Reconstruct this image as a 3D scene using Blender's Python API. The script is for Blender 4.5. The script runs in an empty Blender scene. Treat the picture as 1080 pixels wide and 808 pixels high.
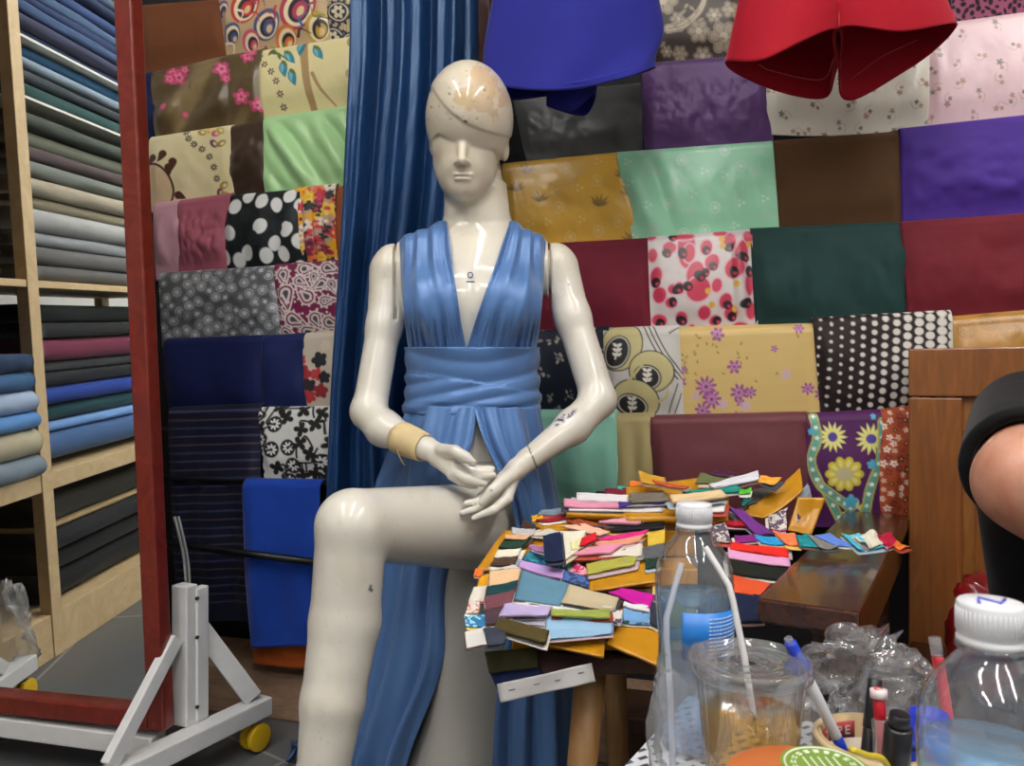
# Fabric shop: a seated mannequin in a blue gown before a wall of hanging cloth
import bpy, bmesh, math, random
import numpy as np
from mathutils import Vector, Matrix
PI = math.pi
H, F = 0.82, 811.0                       # camera height (m), focal length in pixels of the 1080 wide frame
scene = bpy.context.scene
COL = scene.collection
R = random.Random(5)
NR = np.random.RandomState(3)

def P(x, y, Y):
    """the point that stands Y metres into the room at photo pixel x, y"""
    return Vector(((x-540)/F*Y, Y, H-(y-404)/F*Y))
def PZ(x, y, z):
    """the point at height z seen at photo pixel x, y"""
    Y = (H-z)*F/(y-404.0)
    return Vector(((x-540)/F*Y, Y, z))

# ------------------------------------------------------------ colour and materials
def lin(c):
    if isinstance(c, str):
        c = c.lstrip('#'); c = [int(c[i:i+2], 16)/255 for i in (0, 2, 4)]
    return tuple((v/12.92 if v <= .04045 else ((v+.055)/1.055)**2.4) for v in c[:3])
def _mat(name):
    m = bpy.data.materials.new(name); m.use_nodes = True
    nt = m.node_tree; b = nt.nodes['Principled BSDF']
    return m, nt, b
def N(nt, kind, **kw):
    n = nt.nodes.new(kind)
    for k, v in kw.items():
        if k in n.inputs: n.inputs[k].default_value = v
        else: setattr(n, k, v)
    return n
def add_bump(nt, b, scale=300, strength=.2, dist=.001, detail=2, coord='Object', stretch=(1, 1, 1)):
    tc = N(nt, 'ShaderNodeTexCoord'); mp = N(nt, 'ShaderNodeMapping'); mp.inputs['Scale'].default_value = stretch
    nz = N(nt, 'ShaderNodeTexNoise', Scale=scale, Detail=detail)
    bp = N(nt, 'ShaderNodeBump', Strength=strength, Distance=dist)
    nt.links.new(tc.outputs[coord], mp.inputs['Vector']); nt.links.new(mp.outputs[0], nz.inputs['Vector'])
    nt.links.new(nz.outputs['Fac'], bp.inputs['Height']); nt.links.new(bp.outputs[0], b.inputs['Normal'])
    return nz
def plain(name, color, rough=.5, metal=0, coat=0, bump=None, var=0, vscale=6, spec=.5):
    m, nt, b = _mat(name)
    c = lin(color)
    b.inputs['Base Color'].default_value = (*c, 1); b.inputs['Roughness'].default_value = rough
    b.inputs['Metallic'].default_value = metal; b.inputs['Coat Weight'].default_value = coat
    b.inputs['Specular IOR Level'].default_value = spec
    if var:
        tc = N(nt, 'ShaderNodeTexCoord'); nz = N(nt, 'ShaderNodeTexNoise', Scale=vscale, Detail=4)
        cr = N(nt, 'ShaderNodeValToRGB')
        cr.color_ramp.elements[0].color = (*[v*(1-var) for v in c], 1); cr.color_ramp.elements[0].position = .3
        cr.color_ramp.elements[1].color = (*[min(1, v*(1+var)) for v in c], 1); cr.color_ramp.elements[1].position = .7
        nt.links.new(tc.outputs['Object'], nz.inputs['Vector']); nt.links.new(nz.outputs['Fac'], cr.inputs[0])
        nt.links.new(cr.outputs[0], b.inputs['Base Color'])
    if bump: add_bump(nt, b, **bump)
    return m
FCACHE = {}
def fabric(color, rough=.75, sheen=.08, weave=900, wst=.25, var=.06, spec=.18, stretch=(1, 1, 1), aniso=0):
    """woven cloth of one colour: slight mottling and a fine weave bump"""
    key = (str(color), rough, sheen, weave, wst, spec, stretch)
    if key in FCACHE: return FCACHE[key]
    m = plain('cloth_%s' % str(color).strip('#'), color, rough, bump=dict(scale=weave, strength=wst, dist=.0006, stretch=stretch), var=var, vscale=9, spec=spec)
    b = m.node_tree.nodes['Principled BSDF']
    b.inputs['Sheen Weight'].default_value = min(sheen, .15); b.inputs['Sheen Roughness'].default_value = .4
    FCACHE[key] = m
    return m
def satin(color, rough=.36, spec=.6, bump=None, sheen=.15, var=.03):
    key = ('satin', str(color), rough, str(bump))
    if key in FCACHE: return FCACHE[key]
    m = plain('satin_%s' % str(color).strip('#'), color, rough, spec=spec, var=var, vscale=5,
              bump=bump or dict(scale=70, strength=.12, dist=.002, stretch=(1, 1, .25)))
    b = m.node_tree.nodes['Principled BSDF']; b.inputs['Sheen Weight'].default_value = sheen
    c = lin(color)
    b.inputs['Specular Tint'].default_value = (*[min(1, .35+v*1.6) for v in c], 1)
    FCACHE[key] = m
    return m
def printed(name, rough=.6, spec=.25, sheen=.05, bump=dict(scale=800, strength=.2, dist=.0006)):
    """cloth whose printed pattern is carried by the mesh's own colour attribute"""
    m, nt, b = _mat(name)
    a = N(nt, 'ShaderNodeVertexColor'); a.layer_name = 'print'
    nt.links.new(a.outputs['Color'], b.inputs['Base Color'])
    b.inputs['Roughness'].default_value = rough; b.inputs['Specular IOR Level'].default_value = spec
    b.inputs['Sheen Weight'].default_value = sheen
    if bump: add_bump(nt, b, **bump)
    return m
def wood(name, c1, c2, rough=.4, scale=(30, 30, 2), coat=0, coord='Object', ring=3.0):
    m, nt, b = _mat(name)
    tc = N(nt, 'ShaderNodeTexCoord'); mp = N(nt, 'ShaderNodeMapping'); mp.inputs['Scale'].default_value = scale
    nz = N(nt, 'ShaderNodeTexNoise', Scale=1.0, Detail=6, Roughness=.6, Distortion=ring)
    cr = N(nt, 'ShaderNodeValToRGB')
    cr.color_ramp.elements[0].color = (*lin(c1), 1); cr.color_ramp.elements[0].position = .3
    cr.color_ramp.elements[1].color = (*lin(c2), 1); cr.color_ramp.elements[1].position = .72
    bp = N(nt, 'ShaderNodeBump', Strength=.08, Distance=.002)
    nt.links.new(tc.outputs[coord], mp.inputs[0]); nt.links.new(mp.outputs[0], nz.inputs['Vector'])
    nt.links.new(nz.outputs['Fac'], cr.inputs[0]); nt.links.new(cr.outputs[0], b.inputs['Base Color'])
    nt.links.new(nz.outputs['Fac'], bp.inputs['Height']); nt.links.new(bp.outputs[0], b.inputs['Normal'])
    b.inputs['Roughness'].default_value = rough; b.inputs['Coat Weight'].default_value = coat; b.inputs['Coat Roughness'].default_value = .08
    return m
def schlick(nt, f0, pw=3.0, top=.85):
    """reflectance that rises towards grazing angles, the same from both sides of a thin film"""
    lw = N(nt, 'ShaderNodeLayerWeight'); lw.inputs['Blend'].default_value = .5
    p = N(nt, 'ShaderNodeMath', operation='POWER'); p.inputs[1].default_value = pw; m = N(nt, 'ShaderNodeMath', operation='MULTIPLY_ADD', use_clamp=True); m.inputs[1].default_value = top-f0; m.inputs[2].default_value = f0
    nt.links.new(lw.outputs['Facing'], p.inputs[0]); nt.links.new(p.outputs[0], m.inputs[0]); return lw, m
def clear_plastic(name, tint=(1, 1, 1), milky=.04, gloss_rough=.06, ior=1.5, gain=1.0, milk_col=(.9, .9, .92), bump=None, edge=.45):
    """thin clear plastic: what lies behind shows through, with fresnel reflections and a trace of milkiness"""
    m, nt, b = _mat(name); nt.nodes.remove(b); out = nt.nodes['Material Output']
    t = N(nt, 'ShaderNodeBsdfTransparent'); t.inputs[0].default_value = (*tint, 1)
    g = N(nt, 'ShaderNodeBsdfGlossy'); g.inputs['Roughness'].default_value = gloss_rough
    d = N(nt, 'ShaderNodeBsdfDiffuse'); d.inputs[0].default_value = (*milk_col, 1)
    lw2 = N(nt, 'ShaderNodeLayerWeight'); lw2.inputs['Blend'].default_value = .5; p2 = N(nt, 'ShaderNodeMath', operation='POWER'); p2.inputs[1].default_value = 2.5
    tm = N(nt, 'ShaderNodeMixRGB'); tm.inputs[1].default_value = (*tint, 1); tm.inputs[2].default_value = (*[v*edge for v in tint], 1)
    nt.links.new(lw2.outputs['Facing'], p2.inputs[0]); nt.links.new(p2.outputs[0], tm.inputs[0]); nt.links.new(tm.outputs[0], t.inputs[0])
    fr, mu = schlick(nt, .06*gain)
    m1 = N(nt, 'ShaderNodeMixShader'); m2 = N(nt, 'ShaderNodeMixShader'); m1.inputs[0].default_value = milky
    L = nt.links.new
    L(t.outputs[0], m1.inputs[1]); L(d.outputs[0], m1.inputs[2])
    L(mu.outputs[0], m2.inputs[0]); L(m1.outputs[0], m2.inputs[1]); L(g.outputs[0], m2.inputs[2])
    L(m2.outputs[0], out.inputs['Surface'])
    if bump:
        tc = N(nt, 'ShaderNodeTexCoord'); nz = N(nt, 'ShaderNodeTexNoise', Scale=bump[0], Detail=3, Distortion=.6); bp = N(nt, 'ShaderNodeBump', Strength=bump[1], Distance=bump[2])
        L(tc.outputs['Object'], nz.inputs['Vector']); L(nz.outputs['Fac'], bp.inputs['Height']); L(bp.outputs[0], g.inputs['Normal']); L(bp.outputs[0], fr.inputs['Normal'])
    return m
def glow(name, color, strength):
    m, nt, b = _mat(name)
    b.inputs['Base Color'].default_value = (*color, 1); b.inputs['Emission Color'].default_value = (*color, 1); b.inputs['Emission Strength'].default_value = strength
    return m

# ------------------------------------------------------------ objects
def tag(o, label=None, cat=None, group=None, kind=None):
    if label: o['label'] = label
    if cat: o['category'] = cat
    if group: o['group'] = group
    if kind: o['kind'] = kind
    return o
def empty(name, loc=(0, 0, 0), label=None, cat=None, group=None, rz=0):
    o = bpy.data.objects.new(name, None); COL.objects.link(o); o.location = loc; o.rotation_euler = (0, 0, rz); o.empty_display_size = .05
    bpy.context.view_layer.update()
    return tag(o, label, cat, group)
def link(name, me, mat=None, parent=None, smooth=True):
    o = bpy.data.objects.new(name, me); COL.objects.link(o)
    if mat is not None:
        for m in (mat if isinstance(mat, (list, tuple)) else [mat]): me.materials.append(m)
    if smooth: me.shade_smooth()
    if parent is not None:                 # the mesh is given in world coordinates; keep it there under its parent
        o.parent = parent
        W = parent.matrix_world if parent.parent is None else parent.parent.matrix_world
        me.transform(W.inverted())
    return o
def settle(o, origin):
    """move a top-level mesh's origin to a world point without moving the mesh"""
    o.data.transform(Matrix.Translation(-Vector(origin))); o.location = origin
    bpy.context.view_layer.update()
    return o
def base_origin(o):
    n = len(o.data.vertices); a = np.empty(n*3, np.float32); o.data.vertices.foreach_get('co', a); a = a.reshape(-1, 3)
    return settle(o, ((a[:, 0].min()+a[:, 0].max())/2, (a[:, 1].min()+a[:, 1].max())/2, a[:, 2].min()))
def mesh_np(name, V, Fq, mat=None, parent=None, smooth=True, colors=None, uv=None):
    """mesh from numpy vertex (n,3) and face (m,4) or (m,3) arrays"""
    me = bpy.data.meshes.new(name)
    V = np.ascontiguousarray(V, np.float32); Fq = np.ascontiguousarray(Fq, np.int32); k = Fq.shape[1]
    me.vertices.add(len(V)); me.vertices.foreach_set('co', V.ravel())
    me.loops.add(Fq.size); me.loops.foreach_set('vertex_index', Fq.ravel())
    me.polygons.add(len(Fq)); me.polygons.foreach_set('loop_start', np.arange(0, Fq.size, k, dtype=np.int32))
    me.update(calc_edges=True); me.validate()
    if colors is not None:
        at = me.color_attributes.new('print', 'FLOAT_COLOR', 'POINT')
        at.data.foreach_set('color', np.concatenate([colors, np.ones((len(colors), 1))], 1).astype(np.float32).ravel())
    return link(name, me, mat, parent, smooth)
def grid_faces(nu, nv, wrap=False):
    """faces of an nu x nv vertex grid, index = j*nu+i"""
    i, j = np.meshgrid(np.arange(nu if wrap else nu-1), np.arange(nv-1), indexing='xy')
    a = (j*nu+i).ravel(); b = (j*nu+(i+1) % nu).ravel()
    return np.stack([a, b, b+nu, a+nu], 1)
def bm_obj(name, bm, mat, parent=None, smooth=False, bevel=0, seg=2, auto=None):
    bmesh.ops.recalc_face_normals(bm, faces=bm.faces)
    me = bpy.data.meshes.new(name); bm.to_mesh(me); bm.free()
    o = link(name, me, mat, parent, smooth)
    if bevel:
        m = o.modifiers.new('bevel', 'BEVEL'); m.width = bevel; m.segments = seg; m.limit_method = 'ANGLE'; m.angle_limit = .6
    return o
def frame_of(d):
    d = Vector(d).normalized(); a = Vector((0, 0, 1)) if abs(d.z) < .9 else Vector((1, 0, 0))
    u = d.cross(a).normalized(); return u, d.cross(u).normalized()
class MB:
    """collects boxes, tubes and lathes into one mesh"""
    def __init__(s): s.bm = bmesh.new()
    def hexa(s, pts):
        v = [s.bm.verts.new(p) for p in pts]
        for f in ((0, 1, 2, 3), (7, 6, 5, 4), (0, 4, 5, 1), (1, 5, 6, 2), (2, 6, 7, 3), (3, 7, 4, 0)): s.bm.faces.new([v[i] for i in f])
        return s
    def box(s, c, size, rz=0, M=None):
        c = Vector(c); a, b, h = [v/2 for v in size]; Rm = Matrix.Rotation(rz, 3, 'Z') if M is None else M
        pts = [c+Rm @ Vector((x, y, z)) for z in (-h, h) for x, y in ((-a, -b), (a, -b), (a, b), (-a, b))]
        return s.hexa(pts)
    def bar(s, p, q, w, h, up=(0, 0, 1)):
        """a rectangular bar from p to q, w wide and h high"""
        p, q = Vector(p), Vector(q); d = (q-p).normalized(); side = d.cross(Vector(up)).normalized()*w/2; upv = side.cross(d).normalized()*h/2
        return s.hexa([p-side-upv, p+side-upv, p+side+upv, p-side+upv, q-side-upv, q+side-upv, q+side+upv, q-side+upv])
    def tube(s, pts, r, n=10, cap=True, sq=1.0):
        pts = [Vector(p) for p in pts]; rr = r if isinstance(r, (list, tuple)) else [r]*len(pts)
        rings = []; u = None
        for i, p in enumerate(pts):
            d = (pts[min(i+1, len(pts)-1)]-pts[max(i-1, 0)]).normalized()
            if u is None: u, v = frame_of(d)
            else:
                u = (u-d*u.dot(d)).normalized(); v = d.cross(u)
            rings.append([s.bm.verts.new(p+(u*math.cos(2*PI*k/n)+v*sq*math.sin(2*PI*k/n))*rr[i]) for k in range(n)])
        for a, b in zip(rings, rings[1:]):
            for k in range(n): s.bm.faces.new((a[k], a[(k+1) % n], b[(k+1) % n], b[k]))
        if cap: s.bm.faces.new(rings[0][::-1]); s.bm.faces.new(rings[-1])
        return s
    def lathe(s, prof, c=(0, 0, 0), n=40, axis=None, closed=False):
        """profile of (radius, height) turned about an axis through c"""
        c = Vector(c); w = Vector(axis or (0, 0, 1)).normalized(); u, v = frame_of(w); rings = []
        if abs(w.z) > .999: u, v = Vector((1, 0, 0)), Vector((0, 1, 0))
        for r, z in prof:
            if r < 1e-6: rings.append([s.bm.verts.new(c+w*z)])
            else: rings.append([s.bm.verts.new(c+w*z+(u*math.cos(2*PI*k/n)+v*math.sin(2*PI*k/n))*r) for k in range(n)])
        pr = list(zip(rings, rings[1:])) + ([(rings[-1], rings[0])] if closed else [])
        for a, b in pr:
            for k in range(n):
                f = [a[0], a[0]] if len(a) == 1 else [a[k], a[(k+1) % n]]
                g = [b[0], b[0]] if len(b) == 1 else [b[(k+1) % n], b[k]]
                q = []
                for x in f+g:
                    if x not in q: q.append(x)
                if len(q) > 2: s.bm.faces.new(q)
        return s
    def prism(s, poly, d):
        """polygon (list of points) extruded by vector d"""
        a = [s.bm.verts.new(Vector(p)) for p in poly]; b = [s.bm.verts.new(Vector(p)+Vector(d)) for p in poly]; n = len(a)
        s.bm.faces.new(a); s.bm.faces.new(b[::-1])
        for i in range(n): s.bm.faces.new((a[i], b[i], b[(i+1) % n], a[(i+1) % n]))
        return s
    def build(s, name, mat, parent=None, smooth=False, bevel=0, seg=2):
        return bm_obj(name, s.bm, mat, parent, smooth, bevel, seg)
def curve_pts(pts, n=8):
    """Catmull-Rom through pts"""
    p = [Vector(q) for q in pts]; p = [p[0]*2-p[1]]+p+[p[-1]*2-p[-2]]; out = []
    for i in range(1, len(p)-2):
        for k in range(n):
            t = k/n; a, b, c, d = p[i-1], p[i], p[i+1], p[i+2]
            out.append(.5*((2*b)+(c-a)*t+(2*a-5*b+4*c-d)*t*t+(3*b-a-3*c+d)*t**3))
    return out+[p[-2]]
def solid(o, t, offset=0):
    m = o.modifiers.new('thickness', 'SOLIDIFY'); m.thickness = t; m.offset = offset
    return o
# ------------------------------------------------------------ numpy noise and splines
def vnoise(x, y, seed=0):
    """smooth value noise in -1..1"""
    t = np.random.RandomState(seed).rand(64, 64)*2-1
    xi = np.floor(x).astype(int); yi = np.floor(y).astype(int); fx = x-xi; fy = y-yi
    fx = fx*fx*fx*(fx*(fx*6-15)+10); fy = fy*fy*fy*(fy*(fy*6-15)+10)
    g = lambda a, b: t[a % 64, b % 64]
    return (g(xi, yi)*(1-fx)+g(xi+1, yi)*fx)*(1-fy)+(g(xi, yi+1)*(1-fx)+g(xi+1, yi+1)*fx)*fy
def fbm(x, y, seed=0, o=3):
    return sum(vnoise(x*2**k, y*2**k, seed+k)*.5**k for k in range(o))
def spline_np(K, n):
    """Catmull-Rom through the rows of K (k, ...), n samples"""
    K = np.asarray(K, float); m = len(K); E = np.concatenate([2*K[:1]-K[1:2], K, 2*K[-1:]-K[-2:-1]])
    s = np.linspace(0, m-1, n); i = np.minimum(s.astype(int), m-2); t = (s-i).reshape((-1,)+(1,)*(K.ndim-1))
    a, b, c, d = E[i], E[i+1], E[i+2], E[i+3]
    return .5*(2*b+(c-a)*t+(2*a-5*b+4*c-d)*t*t+(3*b-a-3*c+d)*t**3)
def sstep(a, b, x):
    t = np.clip((x-a)/(b-a), 0, 1); return t*t*(3-2*t)
def sheet(name, rows, mat, nu=80, nv=120, disp=None, thick=.003, parent=None, colors=None):
    """cloth through rows of (px, py, depth) points; disp(u, v) pushes it along its normal"""
    K = np.array([[P(*p) for p in r] for r in rows])
    G = spline_np(K, nv); G = np.swapaxes(spline_np(np.swapaxes(G, 0, 1), nu), 0, 1)      # nv, nu, 3
    v, u = np.meshgrid(np.linspace(0, 1, nv), np.linspace(0, 1, nu), indexing='ij')
    if disp is not None:
        nrm = np.cross(np.gradient(G, axis=1), np.gradient(G, axis=0)); nrm /= np.linalg.norm(nrm, axis=2, keepdims=True)+1e-9
        sgn = -np.sign(np.sum(nrm[:, :, 1])) or 1; nrm = nrm*sgn            # towards the room
        G = G+nrm*disp(u, v)[..., None]
    o = mesh_np(name, G.reshape(-1, 3), grid_faces(nu, nv), mat, parent, True, colors)
    if thick: solid(o, thick)
    return o
EXPOSURE = 1.15
LAMPS = [(-1.0, .25), (-1.1, -1.2), (.1, .15), (.05, -1.2), (1.2, .0), (1.2, -1.2)]
BODY_GRID = .0024
LAMPGLOW = glow('lamp_glow', (1.0, .97, .94), 28)
# ============================================================ camera
cam = bpy.data.objects.new('camera', bpy.data.cameras.new('camera')); COL.objects.link(cam); scene.camera = cam
cam.location = (0, 0, H); cam.rotation_euler = (PI/2, 0, 0); cam.data.sensor_width = 36; cam.data.lens = F/1080*36; cam.data.clip_start = .05
cam.data.dof.use_dof = True; cam.data.dof.focus_distance = 1.35; cam.data.dof.aperture_fstop = 16
vs = scene.view_settings; vs.view_transform = 'Standard'; vs.look = 'None'; vs.gamma = 1; vs.use_curve_mapping = False; vs.exposure = EXPOSURE
w = bpy.data.worlds.new('room_air'); scene.world = w; w.use_nodes = True
w.node_tree.nodes['Background'].inputs[0].default_value = (.8, .85, .9, 1); w.node_tree.nodes['Background'].inputs[1].default_value = .3
scene.cycles.max_bounces = 10; scene.cycles.transparent_max_bounces = 24; scene.cycles.use_denoising = True
scene.cycles.transmission_bounces = 8; scene.cycles.caustics_reflective = False; scene.cycles.caustics_refractive = False
scene.cycles.sample_clamp_indirect = 4

# ============================================================ room shell
WK = .28; WN = Vector((-WK, -1, 0)).normalized(); WT = Vector((1, -WK, 0)).normalized()     # back wall: normal into the room, direction
WZ0 = 1.70                                                                                  # where the wall of cloth stands on the camera axis
def on_wall(x, y, off=0.0):
    """point of the cloth rack seen at pixel x, y; off metres in front of its rear plane"""
    u = (x-540)/F; return P(x, y, (WZ0-off*math.sqrt(1+WK*WK))/(1+WK*u))

def tile_mat():
    m, nt, b = _mat('grey_floor_tiles'); L = nt.links.new
    tc = N(nt, 'ShaderNodeTexCoord'); mp = N(nt, 'ShaderNodeMapping'); mp.inputs['Rotation'].default_value = (0, 0, .62); mp.inputs['Location'].default_value = (.17, .13, 0)
    br = N(nt, 'ShaderNodeTexBrick', Scale=1.0); br.offset = 0; br.inputs['Brick Width'].default_value = .6; br.inputs['Row Height'].default_value = .6; br.inputs['Mortar Size'].default_value = .004
    br.inputs['Color1'].default_value = (*lin('#5f6265'), 1); br.inputs['Color2'].default_value = (*lin('#66696c'), 1); br.inputs['Mortar'].default_value = (*lin('#9a9b9a'), 1)
    nz = N(nt, 'ShaderNodeTexNoise', Scale=7.0, Detail=6); mx = N(nt, 'ShaderNodeMixRGB', blend_type='MULTIPLY'); mx.inputs[0].default_value = .35
    L(tc.outputs['Object'], mp.inputs[0]); L(mp.outputs[0], br.inputs['Vector']); L(tc.outputs['Object'], nz.inputs['Vector'])
    L(br.outputs['Color'], mx.inputs[1]); L(nz.outputs['Color'], mx.inputs[2]); L(mx.outputs[0], b.inputs['Base Color'])
    b.inputs['Roughness'].default_value = .38
    return m
wall_white = plain('white_wall_paint', '#d9d8d4', .8, var=.03)
def struct(o): o['kind'] = 'structure'; return o
struct(MB().box((0, .1, -.05), (6.4, 6.8, .1)).build('floor', tile_mat()))
struct(MB().box((0, .1, 2.85), (6.4, 6.8, .1)).build('ceiling', plain('white_ceiling_paint', '#e6e5e0', .9)))
bc = Vector((0, WZ0+.285, 0))+WN*-.05
struct(MB().box((bc.x, bc.y, 1.4), (7, .1, 2.8), rz=math.atan2(-WK, 1)).build('wall_back', plain('dark_back_wall', '#1c1b20', .8)))
struct(MB().box((-3.05, .1, 1.4), (.1, 6.8, 2.8)).build('wall_left', wall_white))
struct(MB().box((3.05, .1, 1.4), (.1, 6.8, 2.8)).build('wall_right', wall_white))
struct(MB().box((0, -3.25, 1.4), (6.2, .1, 2.8)).build('wall_front', wall_white))
# ceiling tubes
for i, (x, y) in enumerate(LAMPS):
    t = empty('ceiling_light', (x, y, 2.8), 'white tube ceiling light over the %s, %s' % (('mirror side', 'middle of the shop', 'bench side')[i//2], ('nearer the cloth wall', 'farther from the cloth wall')[i % 2]), 'ceiling light', 'ceiling tube lights')
    MB().box((x, y, 2.775), (.16, 1.25, .05)).build('housing', wall_white, t, bevel=.005)
    MB().tube([(x, y-.6, 2.725), (x, y+.6, 2.725)], .03, 14).build('tube', LAMPGLOW, t, True)

# ============================================================ rolling mirror
MK = .25; MA = math.radians(2.5); MROLL = math.radians(1.0)
mn = Vector((-MK, -1, 0)).normalized()*math.cos(MA)+Vector((0, 0, -1))*math.sin(MA)
M0 = P(181, 767, 1.546)                                              # lower outer corner of the frame
mt = Vector((1, -MK, 0)).normalized(); mu_ = mt.cross(mn).normalized()
if mu_.z < 0: mu_ = -mu_
ca, sa = math.cos(MROLL), math.sin(MROLL); mx_, mz_ = mt*ca-mu_*sa, mu_*ca+mt*-sa*-1
mx_ = (mt*ca - mu_*sa); mz_ = (mu_*ca + mt*sa)
mz_ = (mu_*ca - mt*sa); mx_ = (mt*ca + mu_*sa)                        # turned a touch anticlockwise
MW, MHt = .50, 1.62
def MP(a, b, c=0): return M0-mx_*a+mz_*b+mn*c                         # a leftwards, b upwards, c towards the room
redwood = wood('red_brown_frame_wood', '#5e1c14', '#7c2b1e', .33, (14, 14, 14), coat=.2)
white_wood = plain('white_painted_wood', '#d6d6d6', .45, var=.04, vscale=25, bump=dict(scale=60, strength=.12, dist=.002, stretch=(1, 1, .2)))
mir = empty('rolling_mirror', (M0.x, M0.y, 0), 'tall red-brown framed mirror on a white wheeled wooden stand, reflecting cloth shelves', 'mirror')
def mbar(name, a0, b0, a1, b1, c0, c1, mat, bev=.004):
    pts = [MP(a0, b0, c0), MP(a1, b0, c0), MP(a1, b0, c1), MP(a0, b0, c1), MP(a0, b1, c0), MP(a1, b1, c0), MP(a1, b1, c1), MP(a0, b1, c1)]
    return MB().hexa(pts).build(name, mat, mir, bevel=bev)
fw = .040
mbar('frame_stile', 0, 0, fw, MHt, -.012, .022, redwood)
mbar('frame_stile', MW-fw, 0, MW, MHt, -.012, .022, redwood)
mbar('frame_rail', fw, 0, MW-fw, fw*.98, -.012, .0215, redwood)
mbar('frame_rail', fw, MHt-fw, MW-fw, MHt, -.012, .0215, redwood)
mbar('backboard', .01, .01, MW-.01, MHt-.01, -.022, -.0125, plain('mirror_backboard', '#5a4632', .8))
mg, nt, b = _mat('mirror_silver'); b.inputs['Metallic'].default_value = 1; b.inputs['Base Color'].default_value = (.9, .93, .92, 1); b.inputs['Roughness'].default_value = .0
gl = mbar('mirror_glass', fw-.003, fw-.003, MW-fw+.003, MHt-fw+.003, -.01, .0, mg, 0)
edge = plain('pale_mirror_edge', '#b9b5aa', .4)
mbar('glass_edge_strip', fw, fw, fw+.003, MHt-fw, .0, .006, edge, 0)
# white stand: feet with castors, posts, braces, cross beam
def stand_side(dx, flip):
    T = Matrix.Translation(dx)
    q = lambda v: T @ v
    top = .115
    far, near = PZ(280, 733, top), PZ(112, 812, top)
    d = (near-far).normalized(); near2 = near+d*.10
    MB().bar(q(far-Vector((0, 0, .02))), q(near2-Vector((0, 0, .02))), .045, .04).build('foot_beam', white_wood, mir, bevel=.003)
    pb = PZ(192, 766, top)
    ax, ay = d, Vector((-d.y, d.x, 0))
    # post: built upright on the beam
    ang = math.atan2(mt.y, mt.x)
    ph = P(190, 618, pb.y).z-top
    post = MB().box(q(pb+Vector((0, .012, ph/2))), (.042, .03, ph), rz=ang-.15).build('post', white_wood, mir, bevel=.003)
    po = MB().box(q(pb+Vector((.024, .03, ph/2-.004))), (.020, .032, ph-.01), rz=ang-.15).build('post_strip', white_wood, mir, bevel=.003)
    b0, b1 = pb+Vector((-.006, -.018, ph*.65)), near+Vector((0, 0, 0))+d*.0
    MB().bar(q(b0), q(b1+Vector((.005, 0, .008))), .030, .020, up=(1, 0, .4)).build('brace', white_wood, mir, bevel=.002)
    c0, c1 = pb+Vector((.012, .05, ph*.66)), far+(near-far)*.10
    MB().bar(q(c0), q(c1+Vector((0, 0, .008))), .020, .040, up=(0, 0, 1)).build('brace', white_wood, mir, bevel=.002)
    sc = plain('dark_screw', '#3a2f28', .4, .6)
    nrm = Vector((.1, -1, 0)).normalized()
    for f, rr in ((.62, .004), (.12, .004), (.9, .004)):
        s0 = pb+Vector((.026, .014, ph*f)); MB().tube([q(s0), q(s0+nrm*.004)], rr, 10).build('screw', sc, post, True)
    yel = plain('yellow_castor_rubber', '#d8b018', .5); grey = plain('castor_metal', '#77787a', .35, .7)
    for base in (far+d*.03, near2-d*.03):
        c = Vector((base.x, base.y, .034))
        fk = MB().box(q(c+Vector((0, 0, .035))), (.03, .012, .026)).build('castor_fork', grey, mir)
        for o in (-.011, .011):
            cc = c+Vector((d.y*-o, d.x*o, 0)); s = Vector((-d.y, d.x, 0))
            MB().tube([q(cc-s*.007), q(cc+s*.007)], .030, 18).build('castor_wheel', yel, fk, True, bevel=.002)
stand_side(Vector((0, 0, 0)), 1)
stand_side(-mt*(MW+.07), -1)
bl, brr = PZ(165, 779, .105), PZ(165, 779, .105)-mt*(MW+.04)
MB().bar(bl-Vector((0, -.01, .015)), brr-Vector((0, -.01, .015)), .045, .04).build('cross_beam', white_wood, mir, bevel=.003)
# grey cable behind the mirror
pts = curve_pts([P(184, 545, 1.62), P(189, 565, 1.62), P(194, 590, 1.63), P(196, 620, 1.63), P(196, 700, 1.64), P(190, 768, 1.66)], 6)
tag(base_origin(MB().tube(pts, .0032, 8).tube([p+Vector((.006, .004, 0)) for p in pts], .003, 8).build('power_cable', plain('grey_cable', '#8d8f8e', .5), None, True)), 'thin double grey cable hanging behind the white mirror post', 'cable')

# ============================================================ cloth shelf that the mirror shows
def unreflect(p): p = Vector(p); return p-2*((p-M0).dot(mn))*mn
shw = wood('pale_shelf_pine', '#c2a67c', '#d6bd94', .55, (9, 9, 9))
sb = Vector((-1.529, 1.262, 0)); sd = Vector((-.409, -.912, 0)).normalized(); sp = Vector((-sd.y, sd.x, 0))    # foot of the middle post; along; depth
if sp.x > 0: sp = -sp
shelf = empty('cloth_shelf', sb, 'long pale pine shelf unit stacked with folded cloth, seen in the mirror', 'shelf')
def SB(a0, a1, d0, d1, z0, z1):
    return [sb+sd*a+sp*d+Vector((0, 0, z)) for z in (z0, z1) for a, d in ((a0, d0), (a1, d0), (a1, d1), (a0, d1))]
SD = .42
for a in (-.235, 0, .95):
    for d in (0, SD-.04): MB().hexa(SB(a-.022, a+.022, d, d+.035, 0, 2.2)).build('post', shw, shelf, bevel=.002)
for z, t in ((.0, .125), (.475, .05), (1.045, .02), (2.18, .03)):
    MB().hexa(SB(-.257, .972, .004, SD-.004, z, z+t)).build('shelf_board', shw, shelf, bevel=.002)
for z in (1.567, 1.733): MB().hexa(SB(.024, .94, .02, SD-.03, z, z+.007)).build('thin_board', plain('white_board', '#d9d6cc', .6), shelf)
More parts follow.
